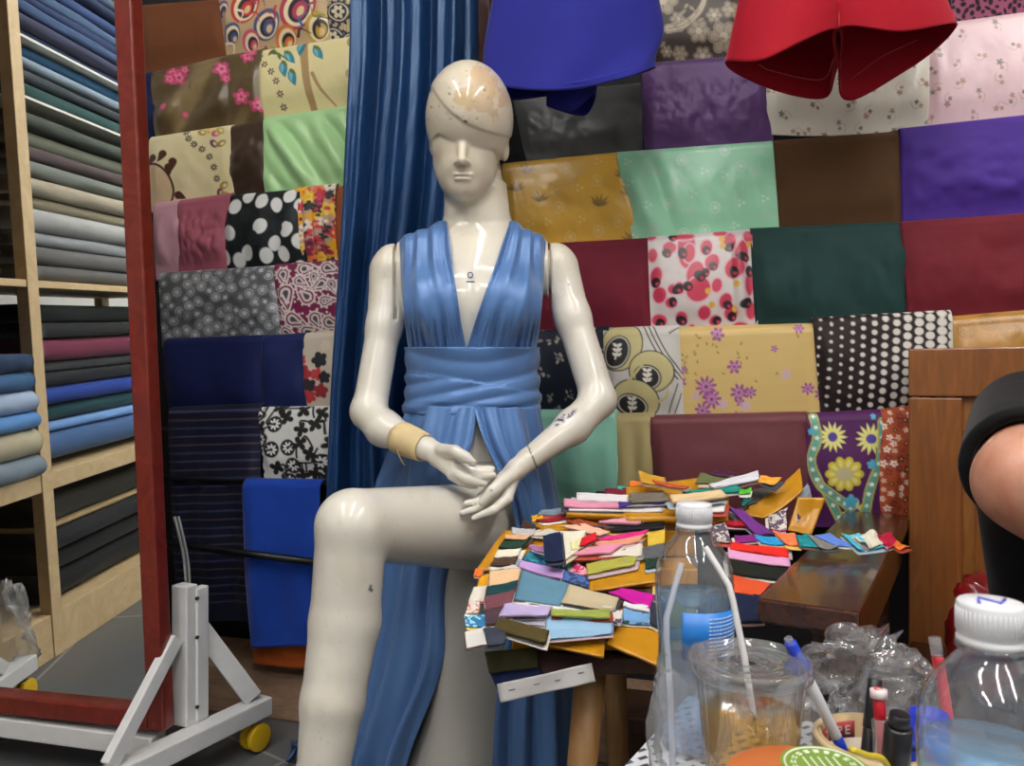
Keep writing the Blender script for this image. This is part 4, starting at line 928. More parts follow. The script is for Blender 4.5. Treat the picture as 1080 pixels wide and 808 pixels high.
io = np.round((face.lo-fd.lo)/HQ).astype(int); sl = tuple(slice(a, a+b) for a, b in zip(io, face.n))
a_ = fd.A[sl]; f_ = face.A[:a_.shape[0], :a_.shape[1], :a_.shape[2]]; k = .014; hh_ = np.maximum(k-np.abs(a_-f_), 0)/k; fd.A[sl] = np.minimum(a_, f_)-hh_*hh_*k*.25*(fd.ax[2][sl[2]] < hp(0, 196, 0)[2])[None, None, :]
V, Q = fd.mesh(); V = smooth_np(V, Q, 2, .5)
del fd, face
# wear on the glossy paint
px = 540+F*V[:, 0]/V[:, 1]; py = 404-F*(V[:, 2]-H)/V[:, 1]
bp_ = Paint(px, py, '#d3cec3'); front = V[:, 1]
n1 = fbm(px*.09, py*.09, 21); n2 = fbm(px*.4, py*.4, 31)
hd = sstep(216, 205, py); bp_.field(hd*.5, '#cfc4b0'); bp_.field(sstep(330, 250, py)*.35, '#cbbd9f')
m_ = sstep(1, .75, np.hypot((px-510)/24, (py-97)/27)+.35*n1)*(front < 1.40)*hd; bp_.field(m_*.75, '#bb9a70')
m_ = sstep(1, .8, np.hypot((px-489)/11, (py-103)/17)+.4*n1)*(front < 1.40)*hd; bp_.field(m_*.8, '#bd9f72')
bp_.field(sstep(.92, 1.0, n2)*hd*sstep(140, 125, py)*(front < 1.36)*.6, '#857a6c')
for x, y, r in ((491, 128, 2), (455, 113, 1.2), (474, 99, 1.5), (511, 95, 1.6), (503, 125, 1.2), (463, 112, .9), (391, 622, 2.6), (391, 618, 1.6), (518, 517, 1.2), (600, 300, 1)): bp_.ell(x, y, r, r*.8, '#4a443e', .3)
bp_.field(sstep(1.1, 1.2, fbm(px*.5, py*.25, 41))*.3*(py > 240), '#8f897f'); bp_.field(sstep(.2, .7, fbm(px*.03, py*.02, 44))*.25, '#bdb29c')
ink = sstep(1, .6, np.hypot(((px-595)*.82+(py-441)*-.57*-1*-1)/19, ((px-595)*.57+(py-441)*.82)/4.5))*sstep(-.1, .25, fbm(px*.35, py*.35, 51)); bp_.field(ink*(front < 1.36)*(px > 575)*(px < 620)*(py > 424)*(py < 458), '#3a3a6a')
wl = np.abs((px-562)-(py-483)*.42); bp_.field(sstep(1.2, .5, wl)*(py > 468)*(py < 499)*(px > 548)*(px < 575)*(front < 1.32), '#2c2926')
bp_.field(sstep(1.1, .4, np.abs(py-488))*(px > 480)*(px < 535)*(front < 1.36)*(py > 480)*.7, '#6d6a66')
gl_, nt, b = _mat('worn_white_gloss'); a = N(nt, 'ShaderNodeVertexColor'); a.layer_name = 'print'; nt.links.new(a.outputs[0], b.inputs['Base Color'])
b.inputs['Roughness'].default_value = .34; b.inputs['Coat Weight'].default_value = .55; b.inputs['Coat Roughness'].default_value = .09; b.inputs['Specular IOR Level'].default_value = .4
mesh_np('body', V, Q, gl_, man, True, bp_.c)
CHEST = float(V[(np.abs(px-496) < 4) & (np.abs(py-292) < 6), 1].min())
# flared pedestal under the seat
ped = []
pc = P(492, 620, 1.44); NS = 40
rows = [(.565, .060), (.50, .058), (.40, .060), (.30, .068), (.20, .086), (.11, .115), (.04, .15), (0, .165)]
Vp = []
for z, r in rows:
    for k in range(NS):
        t = 2*PI*k/NS; e = 5.0; q = r/((abs(math.cos(t))**e+abs(math.sin(t))**e)**(1/e)); a_ = t+.42
        Vp.append((pc.x+.0+q*math.cos(a_), pc.y-.02+q*math.sin(a_), z))
Vp = spline_np(np.array(Vp).reshape(len(rows), NS, 3), 36).reshape(-1, 3)
pedm = plain('pedestal_gloss', '#b0aea8', .35, coat=.3, var=.03)
o = mesh_np('pedestal', Vp, np.concatenate([grid_faces(NS, 36, True)]), pedm, man, True); o['label'] = 'pale flared pedestal'
# masking tape round one wrist, and the small blue print on the chest
tp = plain('masking_tape', '#cbb588', .6, var=.1, vscale=40, bump=dict(scale=120, strength=.4, dist=.001))
wa, wb = P(421, 461, 1.300), P(448, 472.5, 1.264)
mb = MB(); pts = [wa+(wb-wa)*t for t in (0, .15, .3, .5, .7, .85, 1)]; mb.tube(pts, [.0262, .0268, .0262, .0258, .0243, .0232, .0218], 28, False)
o = mb.build('wrist_tape', tp, man, True); solid(o, .0016, 1); o['label'] = 'beige masking tape wrap'
MB().tube(curve_pts([P(420, 462, 1.272), P(419, 474, 1.27), P(423, 485, 1.272), P(427, 491, 1.275)], 5), [.0034]*3+[.003]*6+[.0022]*6+[.001], 8, sq=.35).build('tape_tail', tp, man, True)
def on_body(x, y, Y0=1.2, Y1=1.5): return P(x, y, Y0)
# ============================================================ gown, curtain, hanging garments
gown = satin('#4d70a3', .32, .8, bump=dict(scale=45, strength=.10, dist=.002, stretch=(1, 1, .3)), sheen=.12)
gf = Field((-.225, 1.245, .735), (.105, 1.56, 1.15), HQ)
build_torso(gf, .0055)
A0 = gf.A.copy(); X, Y, Z = gf.ax[0][:, None, None], gf.ax[1][None, :, None], gf.ax[2][None, None, :]
px = 540+F*X/Y+0*Z; py = 404-F*(Z-H)/Y+0*X; sc_ = Y/F
oL = np.interp(py, [235, 250, 300, 340, 372, 400], [421, 421, 423, 427, 431, 433]); oR = np.interp(py, [235, 252, 300, 340, 372, 400], [576, 576, 573.5, 570, 565, 563])
iL = np.interp(py, [225, 236, 250, 280, 310, 340, 368], [471, 472, 473.5, 477.5, 482, 486.5, 492]); iR = np.interp(py, [225, 238, 250, 280, 310, 340, 368], [540, 536, 532, 522, 511, 500.5, 492])
sL = (px-oL)/(iL-oL); sR = (oR-px)/(oR-iR); s_ = np.where(px < 491, sL, sR)
wav = .30*np.sin(py/23+s_*3)+.2*np.sin(py/51+s_*7)
mod_ = .35+.65*np.clip(np.abs(py-308)/38, 0, 1)
fold = mod_*.0032*np.sin(2*PI*(3.1*s_+wav*.7))+mod_**2*.0016*np.sin(2*PI*(6.3*s_+wav))
gather = sstep(318, 352, py)*.0022*np.sin(2*PI*(12*s_+.5*np.sin(s_*9)))*sstep(0, .12, s_)
edge_roll = .0025*np.exp(-((s_-.97)/.05)**2)
B = A0-(fold+gather+edge_roll)*(Y < 1.5)-.0025
B = np.maximum(B, np.maximum(oL-px, px-oR)*sc_)
v = np.minimum(px-iL, iR-px)*sc_; B = np.where(Y < 1.43, np.maximum(B, v), np.maximum(B, (238-py)*sc_))
B = np.maximum(B, np.maximum(py-374, 233-py)*sc_)
gf.A = B.astype(np.float32); V, Q = gf.mesh(); V = smooth_np(V, Q, 1, .5)
mesh_np('gown_bodice', V, Q, gown, man, True)['label'] = 'gathered V-neck bodice'
# waist sash: wound bands that cross at the front
u_ = np.clip((px-433)/132, 0, 1)
ph1 = (py-392-15*np.sin(u_*PI*.9)+6*u_)/7.5; ph2 = (py-402-26*(u_-.15)*-1)/8.5
band = np.where(py-404 > 16*(u_-.55), .0028*np.abs(np.sin(PI*ph2*.55)), .0022*np.abs(np.sin(PI*ph1*.35)))
lay = .004*sstep(-1.2, 1.2, py-(412-30*(u_-.45)))+.003*sstep(-1, 1, py-(398+24*(u_-.3)))*sstep(1, -1, py-(424+6*u_))
Bs = A0-.0065-band*1.5-lay*.8
Bs = np.maximum(Bs, np.maximum((366-py), (py-(437+1.5*np.sin(u_*5))))*sc_)
gf.A = Bs.astype(np.float32); V, Q = gf.mesh(); V = smooth_np(V, Q, 1, .5)
mesh_np('gown_sash', V, Q, gown, man, True)['label'] = 'wound waist sash'
del gf, A0, B, Bs
def fold_disp(n, amp, ph=0, skew=0, top=.25, jit=0):
    def f(u, v): return amp*(top+(1-top)*v)*(np.sin(2*PI*(n*u+ph+skew*v+.12*np.sin(5*v+3*u)))+.35*np.sin(2*PI*(2.3*n*u+ph*3-skew*v)))
    return f
o = sheet('gown_skirt', [[(434, 428, 1.385), (452, 429, 1.335), (480, 430, 1.318), (503, 430, 1.316)], [(421, 460, 1.39), (444, 462, 1.325), (472, 462, 1.305), (499, 462, 1.30)], [(407, 496, 1.40), (433, 496, 1.33), (462, 494, 1.298), (492, 492, 1.292)],
    [(398, 525, 1.41), (430, 530, 1.37), (460, 530, 1.335), (488, 526, 1.31)], [(393, 610, 1.43), (422, 612, 1.40), (448, 613, 1.37), (471, 614, 1.36)], [(378, 700, 1.43), (405, 702, 1.40), (438, 705, 1.36), (465, 700, 1.345)], [(352, 800, 1.42), (378, 800, 1.40), (405, 802, 1.36), (432, 790, 1.34)], [(345, 868, 1.44), (365, 874, 1.40), (392, 880, 1.37), (412, 875, 1.36)]],
    gown, 90, 150, fold_disp(2.3, .013, .1, .3, .35), .003, man); o['label'] = 'skirt panel beside the slit, behind the crossed thigh'
o = sheet('gown_skirt', [[(499, 430, 1.316), (522, 430, 1.317), (546, 430, 1.33), (567, 429, 1.385)], [(509, 462, 1.30), (530, 463, 1.302), (553, 464, 1.325), (573, 465, 1.40)], [(524, 495, 1.296), (545, 497, 1.297), (563, 500, 1.325), (581, 502, 1.42)],
    [(539, 530, 1.294), (556, 533, 1.295), (571, 536, 1.325), (587, 540, 1.44)], [(545, 575, 1.295), (560, 580, 1.30), (577, 585, 1.33), (592, 590, 1.44)], [(538, 650, 1.28), (560, 650, 1.285), (583, 650, 1.31), (604, 650, 1.42)], [(524, 740, 1.28), (553, 740, 1.275), (585, 740, 1.30), (618, 740, 1.42)], [(518, 880, 1.30), (552, 900, 1.28), (590, 900, 1.29), (630, 880, 1.42)]],
    gown, 90, 150, fold_disp(3.1, .010, .3, .1, .4), .003, man); o['label'] = 'pleated skirt panel on the swatch side of the slit'
# back of the skirt, hanging from the sash to the floor
o = sheet('gown_skirt', [[(437, 430, 1.39), (455, 428, 1.52), (540, 428, 1.52), (564, 430, 1.39)], [(408, 500, 1.41), (440, 500, 1.565), (555, 500, 1.565), (582, 502, 1.43)], [(396, 600, 1.43), (430, 600, 1.57), (565, 600, 1.57), (594, 600, 1.44)], [(365, 790, 1.43), (420, 790, 1.575), (580, 790, 1.575), (622, 800, 1.42)], [(350, 865, 1.44), (415, 828, 1.575), (585, 828, 1.575), (628, 868, 1.43)]], gown, 60, 60, None, .003, man)
# print on the chest
cy_ = CHEST-.0002
blue_ink = plain('blue_ink', '#2b3f7c', .5)
MB().tube([P(496+2.6*math.cos(t*PI/8), 290-2.8*math.sin(t*PI/8), cy_) for t in range(17)], .0011, 6).tube([P(491.5, 297, cy_), P(500.5, 297, cy_)], .0010, 6).build('chest_print', blue_ink, man)

# dark blue embossed satin curtain
cur, nt, b = _mat('blue_embossed_satin'); L = nt.links.new
b.inputs['Base Color'].default_value = (*lin('#173660'), 1); b.inputs['Roughness'].default_value = .34; b.inputs['Specular Tint'].default_value = (.45, .62, .85, 1); b.inputs['Specular IOR Level'].default_value = .8
tc = N(nt, 'ShaderNodeTexCoord'); mp = N(nt, 'ShaderNodeMapping'); mp.inputs['Scale'].default_value = (1, 1, .6)
nz = N(nt, 'ShaderNodeTexNoise', Scale=30.0, Detail=1, Distortion=2.5); ma = N(nt, 'ShaderNodeMath', operation='PINGPONG'); ma.inputs[1].default_value = .06
bp = N(nt, 'ShaderNodeBump', Strength=.35, Distance=.006)
L(tc.outputs['Object'], mp.inputs[0]); L(mp.outputs[0], nz.inputs['Vector']); L(nz.outputs['Fac'], ma.inputs[0]); L(ma.outputs[0], bp.inputs['Height']); L(bp.outputs[0], b.inputs['Normal'])
def cfold(u, v):
    w = u+.05*np.sin(3*v+2)
    return .034*np.sin(2*PI*(2.7*w-.02))*(.75+.25*v)+.010*np.sin(2*PI*(7.3*w+.25*v))+.003*fbm(u*18, v*10, 71)
Yc = 1.65
o = sheet('curtain', [[(373, -90, Yc), (405, -90, Yc), (440, -90, Yc), (472, -90, Yc), (504, -90, Yc)], [(371, 60, Yc), (404, 60, Yc), (438, 60, Yc), (470, 60, Yc), (503, 60, Yc)], [(365, 180, Yc), (393, 180, Yc), (428, 180, Yc), (462, 180, Yc), (500, 180, Yc)],
    [(357, 300, Yc), (381, 300, Yc), (414, 300, Yc), (450, 300, Yc), (494, 300, Yc)], [(348, 420, Yc), (370, 420, Yc), (402, 420, Yc), (442, 420, Yc), (490, 420, Yc)], [(342, 540, Yc), (366, 540, Yc), (400, 540, Yc), (440, 540, Yc), (490, 540, Yc)],
    [(338, 680, Yc), (366, 680, Yc), (402, 680, Yc), (442, 680, Yc), (492, 680, Yc)], [(322, 775, Yc), (358, 780, Yc), (400, 785, Yc), (442, 788, Yc), (494, 790, Yc)], [(300, 785, Yc), (345, 792, Yc-.01), (395, 797, Yc), (442, 797, Yc), (494, 797, Yc)]], cur, 150, 200, cfold, .003)
tag(base_origin(o), 'long dark blue embossed satin curtain hanging behind the mannequin', 'curtain')
# dark red post between the racks
p0 = on_wall(511, 404, -.10); tag(base_origin(MB().box((p0.x, p0.y, 1.4), (.035, .035, 2.8), rz=-.27).build('wooden_post', wood('dark_red_post', '#2c0f0c', '#43180f', .5, (12, 12, 2)), None, bevel=.003)), 'narrow dark red wooden post beside the curtain top', 'post')

# garments that hang above
def loops(name, sets, mat, parent, nv=50, nu=72, disp=None, th=.0025):
    """tubes lofted through loops of (px, py, depth); several tubes share one mesh"""
    VV, FF, n0 = [], [], 0
    for lp in sets:
        K = np.array([[P(*p) for p in l] for l in lp]); K = np.concatenate([K, K[:, :1]], 1); E = np.concatenate([K[:, -3:-1], K, K[:, 1:3]], 1)
        m = K.shape[1]; G = np.swapaxes(spline_np(np.swapaxes(E, 0, 1), 40*(m+3)+1), 0, 1)
        t = np.linspace(2, m+1, nu, endpoint=False)*40; G = G[:, t.astype(int)]
        G = spline_np(G, nv)
        if disp is not None:
            c = G.mean(1, keepdims=True); d = G-c; d[:, :, 2] = 0; d /= np.linalg.norm(d, axis=2, keepdims=True)+1e-9
            v, u = np.meshgrid(np.linspace(0, 1, nv), np.linspace(0, 1, nu), indexing='ij'); G = G+d*disp(u, v)[..., None]
        VV.append(G.reshape(-1, 3)); FF.append(grid_faces(nu, nv, True)+n0); n0 += nu*nv
    o = mesh_np(name, np.concatenate(VV), np.concatenate(FF), mat, parent, True); solid(o, th); return o
rail_z = 2.04
def hanger(parent, x0, x1, yb, Y):
    a, c = P(x0, yb, Y), P(x1, yb, Y); m = (a+c)/2; top = Vector((m.x, Y, rail_z))
    MB().tube([a, m+Vector((0, 0, .05)), c, a], .0025, 8).tube(curve_pts([m+Vector((0, 0, .05)), m+Vector((0, 0, .08)), top+Vector((.02, 0, -.02)), top+Vector((.016, 0, .012)), top+Vector((-.006, 0, .016)), top+Vector((-.016, 0, 0))], 5), .002, 8).build('hanger', plain('hanger_wire', '#9a9a9a', .3, .8), parent, True)
bs = empty('blue_shorts', P(600, 90, 1.5000), 'royal blue shorts leg hanging at the top, its dark inside visible below the hem', 'shorts')
hemf = lambda dy: None
blue_cloth = fabric('#20237c', .8, .15, 500, .4)
loops('shorts_leg', [[[(540, -125, 1.4800), (600, -128, 1.4600), (665, -125, 1.4800), (660, -120, 1.5400), (600, -118, 1.5600), (545, -120, 1.5400)], [(528, -10, 1.4900), (600, -10, 1.4400), (681, -15, 1.4800), (684, 0, 1.5300), (605, 0, 1.5600), (530, -5, 1.5400)],
    [(520, 50, 1.4900), (600, 52, 1.4300), (686, 38, 1.4800), (690, 42, 1.5300), (610, 80, 1.5700), (523, 60, 1.5400)], [(514, 91, 1.4900), (585, 96, 1.4250), (655, 83, 1.4400), (691, 71, 1.4900), (640, 88, 1.5600), (540, 106, 1.5500)]]], blue_cloth, bs, disp=lambda u, v: .004*np.sin(2*PI*5*u+3*v)*v)
loops('inner_lining', [[[(560, -20, 1.5000), (600, -20, 1.4700), (640, -20, 1.5000), (600, -10, 1.5500)], [(575, 60, 1.5050), (605, 70, 1.4700), (632, 60, 1.5000), (610, 70, 1.5500)], [(577, 112, 1.5050), (604, 117, 1.4800), (628, 98, 1.5000), (616, 122, 1.5450)]]], fabric('#1d1f78', .8, .1), bs)
MB().tube(curve_pts([P(517, 84, 1.4850), P(585, 89, 1.4235), P(653, 76, 1.4370), P(689, 64, 1.4870)], 8), .0007, 6).build('hem_stitch', fabric('#3c40b4', .8), bs, True)
hanger(bs, 555, 650, -125, 1.51)
rs_ = empty('red_shorts', P(885, 30, 1.4000), 'red velvet shorts hanging at the top, both leg openings facing down', 'shorts')
velvet = fabric('#98061c', .75, .15, 700, .3); velvet.node_tree.nodes['Principled BSDF'].inputs['Sheen Weight'].default_value = .5; velvet.node_tree.nodes['Principled BSDF'].inputs['Sheen Tint'].default_value = (1, .2, .25, 1)
WL = [(812, -150, 1.3800), (850, -152, 1.3400), (885, -152, 1.3400), (886, -150, 1.3900), (885, -146, 1.4400), (840, -146, 1.4400)]
WR = [(886, -152, 1.3400), (925, -152, 1.3400), (965, -150, 1.3800), (930, -146, 1.4400), (887, -146, 1.4400), (885, -150, 1.3900)]
loops('shorts', [[WL, [(785, -20, 1.3900), (830, -22, 1.3200), (884, -24, 1.3200), (885, -20, 1.3900), (884, -10, 1.4700), (815, -8, 1.4600)], [(767, 66, 1.4000), (808, 62, 1.3150), (884, 30, 1.3250), (881, 74, 1.4200), (868, 104, 1.4800), (800, 90, 1.4700)]],
                 [WR, [(886, -24, 1.3200), (945, -24, 1.3100), (992, -22, 1.3800), (960, -10, 1.4600), (888, -8, 1.4700), (887, -20, 1.3900)], [(886, 30, 1.3250), (955, 33, 1.3050), (1011, 26, 1.3900), (965, 68, 1.4700), (898, 106, 1.4800), (884, 74, 1.4200)]]], velvet, rs_, disp=lambda u, v: .003*np.sin(2*PI*4*u+2*v)*v)
st_ = fabric('#c45a5c', .8)
MB().tube(curve_pts([P(880, 60, 1.4050), P(866, 84, 1.4620), P(815, 75, 1.4550), P(800, 68, 1.4350)], 6), .0008, 6).tube(curve_pts([P(897, 84, 1.4620), P(930, 60, 1.4550), P(968, 42, 1.4350)], 6), .0008, 6).tube(curve_pts([P(885, -100, 1.3350), P(885, -30, 1.3180), P(885, 28, 1.3220)], 6), .0009, 6).build('seam_stitch', st_, rs_, True)
hanger(rs_, 830, 945, -150, 1.39)
gr_ = empty('hanging_rail', (.30, 1.45, rail_z), 'steel rail above the picture from which the blue and red shorts hang', 'rail')
mb = MB().tube([(-.15, 1.55, rail_z), (.85, 1.31, rail_z)], .011, 12); 
mb.build('rail', plain('rail_steel', '#8b8d90', .3, .8), gr_, True)
for x, y in ((-.1, 1.538), (.8, 1.322)): MB().tube([(x, y, rail_z), (x, y, 2.8)], .008, 10).build('drop_rod', plain('rail_steel2', '#8b8d90', .3, .8), gr_, True)
# ============================================================ wooden bench with a wide arm, at the right
ba = Vector((.515, .857, 0)).normalized(); bb = Vector((ba.y, -ba.x, 0))       # towards its back; along its back
dark_gloss = wood('dark_polished_wood', '#301509', '#45220f', .24, (22, 6, 22), coat=.3)
mid_wood = wood('warm_bench_wood', '#6b3d19', '#8c5525', .34, (26, 26, 3), coat=.15)
NL = PZ(799, 631, .57); NRt = NL+bb*.109; FR = NRt+ba*.72
bench = empty('wooden_bench', (FR.x, FR.y, 0), 'dark polished wooden bench with a flat wide arm and a framed panel back', 'bench')
def slab(o, la, lb, z0, z1):
    return [o+Vector((0, 0, z)) + ba*i + bb*j for z in (z0, z1) for i, j in ((0, 0), (0, lb), (la, lb), (la, 0))]
def at0(v): return Vector((v.x, v.y, 0))
o = MB().hexa(slab(at0(NL), .72, .109, .542, .57)).build('armrest', dark_gloss, bench, bevel=.003); o['label'] = 'glossy dark flat armrest'
MB().hexa(slab(at0(NL)+bb*.07+ba*.04, .66, .03, .48, .54)).build('arm_rail', dark_gloss, bench, bevel=.003)
MB().hexa(slab(at0(NL)+bb*.03+ba*.16, .05, .05, 0, .542)).build('leg', dark_gloss, bench, bevel=.003)
MB().hexa(slab(at0(NL)+bb*.03+ba*.64, .05, .05, 0, .542)).build('leg', dark_gloss, bench, bevel=.003)
B0 = at0(FR)
def bk(name, j0, j1, z0, z1, d0, d1, mat): return MB().hexa([B0+bb*j+ba*d+Vector((0, 0, z)) for z in (z0, z1) for j, d in ((j0, d0), (j1, d0), (j1, d1), (j0, d1))]).build(name, mat, bench, bevel=.003)
zt = .82+36/F*FR.y
bk('stile', 0, .088, .05, zt-.092, 0, .035, mid_wood); bk('top_rail', 0, 1.25, zt-.09, zt, 0, .035, mid_wood); bk('mid_rail', .089, 1.148, zt-.195, zt-.148, .002, .034, mid_wood)
bk('stile', 1.15, 1.25, .05, zt-.092, 0, .035, mid_wood); bk('bottom_rail', .089, 1.148, .30, .36, .002, .034, mid_wood)
lightp = wood('lighter_bench_panel', '#7c4b1d', '#9d6a34', .36, (26, 26, 3), coat=.15)
bk('back_panel', .080, 1.155, zt-.155, zt-.085, .016, .028, lightp); bk('back_panel', .080, 1.155, .35, zt-.19, .016, .028, lightp)
for j in (.108, .40, .68, .96): bk('panel_moulding', j, j+.020, .36, zt-.196, .006, .0165, mid_wood)
MB().hexa(slab(at0(FR)-ba*.62+bb*.005, .615, 1.24, .305, .335)).build('seat', dark_gloss, bench, bevel=.003)
for i, j in ((-.58, .08), (-.58, 1.17)): MB().hexa(slab(at0(FR)+ba*i+bb*j, .05, .05, 0, .305)).build('leg', dark_gloss, bench, bevel=.003)

# ============================================================ small table that carries the swatches
tanw = wood('turned_tan_wood', '#8a6238', '#a9814f', .45, (20, 20, 3))
stt = empty('swatch_table', (.15, 1.15, 0), 'small wooden table with splayed round tan legs under the swatch heap', 'table')
MB().hexa([Vector(p) for p in ((-.02, .985, .445), (.24, .985, .445), (.30, 1.30, .445), (.14, 1.30, .445), (-.02, .985, .468), (.24, .985, .468), (.30, 1.30, .468), (.14, 1.30, .468))]).build('table_top', wood('dark_table_top', '#3b2414', '#4d311d', .5), stt, bevel=.004)
for a, q in (((.106, 1.03, .445), (.062, 1.0, 0)), ((.225, 1.10, .445), (.26, 1.09, 0)), ((.165, 1.27, .445), (.19, 1.33, 0)), ((.26, 1.26, .445), (.33, 1.30, 0))):
    MB().tube([a, (Vector(a)+Vector(q))/2, q], [.021, .019, .016], 18).build('leg', tanw, stt, True)
# box seen in the dark under the table
tag(base_origin(MB().box((.345, 1.42, .11), (.28, .12, .22), rz=-.27).box((.33, 1.352, .205), (.29, .012, .03), rz=-.27).build('wooden_crate', wood('dim_crate_wood', '#3a2415', '#4d3220', .6), None, bevel=.004)), 'dim brown wooden crate on the floor behind the swatch table', 'crate')

# ============================================================ swatch books: mustard boards with stapled cloth swatches, heaped
def heapY(y): return .95+(690-y)/185*.32
hn = Vector((0, -.50, .866))
def hpt(x, y, lift): return P(x, y, heapY(y)-lift/.67)
c5 = lambda q: [(480+q[i]/3.673, 480+q[i+1]/3.673) for i in range(0, 8, 2)]
c6 = lambda q: [(660+q[i]/3.6, 480+q[i+1]/3.6) for i in range(0, 8, 2)]
must, nt, b = _mat('glossy_mustard_tape'); b.inputs['Base Color'].default_value = (*lin('#b57e12'), 1); b.inputs['Roughness'].default_value = .3; add_bump(nt, b, 25, .5, .006, 3)
def quadsheet(name, q, lift, mat, parent, th=.0022, pink=False, wave=.0015, curl=0, seed=0, col=None, nu=18, nv=12):
    rs = np.random.RandomState(seed)
    if pink: nu, nv = 42, 26
    A, B_, C_, D_ = [np.array(hpt(x, y, lift)) for x, y in q]
    v, u = np.meshgrid(np.linspace(0, 1, nv), np.linspace(0, 1, nu), indexing='ij'); uu, vv = u.copy(), v.copy()
    if pink:
        z = .5*((np.arange(nu) % 2)*2-1); zz = .5*((np.arange(nv) % 2)*2-1)
        vv[-1] += z*.05; vv[0] += z*.05; uu[:, 0] += zz*.03; uu[:, -1] += zz*.03
    G = (A*(1-uu[..., None])+B_*uu[..., None])*(1-vv[..., None])+(D_*(1-uu[..., None])+C_*uu[..., None])*vv[..., None]
    dsp = wave*fbm(u*2.2+seed, v*2.2+seed*1.7, seed % 60)+curl*((u-.5)**2*2+(v-.5)**2)
    G = G+np.array(hn)*dsp[..., None]
    o = mesh_np(name, G.reshape(-1, 3), grid_faces(nu, nv), mat, parent, True); solid(o, th, -1); return o
def prnt(name, c1, c2, scale=90, thr=.5):
    m, nt, b = _mat(name); tc = N(nt, 'ShaderNodeTexCoord'); nz = N(nt, 'ShaderNodeTexNoise', Scale=scale, Detail=1, Distortion=1.5); cr = N(nt, 'ShaderNodeValToRGB'); cr.color_ramp.interpolation = 'CONSTANT'
    cr.color_ramp.elements[0].color = (*lin(c1), 1); cr.color_ramp.elements[1].color = (*lin(c2), 1); cr.color_ramp.elements[1].position = thr
    nt.links.new(tc.outputs['Object'], nz.inputs[0]); nt.links.new(nz.outputs['Fac'], cr.inputs[0]); nt.links.new(cr.outputs[0], b.inputs['Base Color']); b.inputs['Roughness'].default_value = .7; return m
PR = {'tealprint': prnt('teal_print', '#1c5a84', '#2f93a6', 70), 'pinkprint': prnt('pink_print', '#b81c58', '#e0a0b0', 90, .55), 'navyprint': prnt('navy_print', '#1b2d58', '#3b5f98', 80), 'bluefloral': prnt('blue_floral_print', '#6595c4', '#23352c', 60, .6),
      'blueprint': prnt('blue_print', '#1f6392', '#8cc4d4', 70, .56), 'orangeprint': prnt('orange_print', '#d5d0ca', '#cf5a26', 90, .58), 'bwprint': prnt('bw_print', '#151b2a', '#c8c8ca', 80, .6), 'floral': prnt('small_floral', '#cfc5bd', '#54465a', 90, .5)}
def book(label, boards, swatches, kind, base=0.0, board_th=.003):
    xs = [p for b_ in boards for p in b_]; cx = sum(p[0] for p in xs)/len(xs); cy = max(p[1] for p in xs)
    root = empty('swatch_book', hpt(cx, cy, base), label, 'swatch book', 'fabric swatch books in the heap')
    for i, q in enumerate(boards):
        o = quadsheet('backing_board', q, base+.001*i, must, root, board_th, wave=.001, seed=i+7); o['label'] = 'mustard taped board'
    UL = ('#d8d3c8', '#8d8a86', '#c9b79a', '#3b3f4a', '#b9a2a8', '#e0dcd4', '#5d4a44', '#9fb0bd', '#a8483c', '#d2b15a')
    for i, s in enumerate(swatches):
        q = s[0]; cx_, cy_ = sum(p[0] for p in q)/4, sum(p[1] for p in q)/4; f_ = R.uniform(.98, 1.12); ox, oy = R.uniform(-3, 4), R.uniform(1.5, 4.5)
        o = quadsheet('swatch', [((p[0]-cx_)*f_+cx_+ox, (p[1]-cy_)*f_+cy_+oy) for p in q], base+.0002+.0016*i, fabric(UL[(i*7+len(label)) % 10], .8), root, .0010, False, .0006, .002, seed=i+91); o['label'] = 'under-layer swatch'
    for i, s in enumerate(swatches):
        q, colr = s[0], s[1]; o_ = s[2] if len(s) > 2 else {}
        m = PR[colr] if colr in PR else fabric(colr, .75)
        o = quadsheet('swatch', q, base+o_.get('l', 0)+.0022+.0016*i, m, root, o_.get('t', .0018), o_.get('p', False), o_.get('w', .0016), o_.get('c', .002), seed=i+len(label))
        o['label'] = s[3] if len(s) > 3 else 'swatch'
    return root
def S(q, c, lab, kind='5', **k): return ((c5 if kind == '5' else c6)(q), c, k, lab+' swatch')
S6 = lambda q, c, lab, **k: S(q, c, lab, '6', **k)
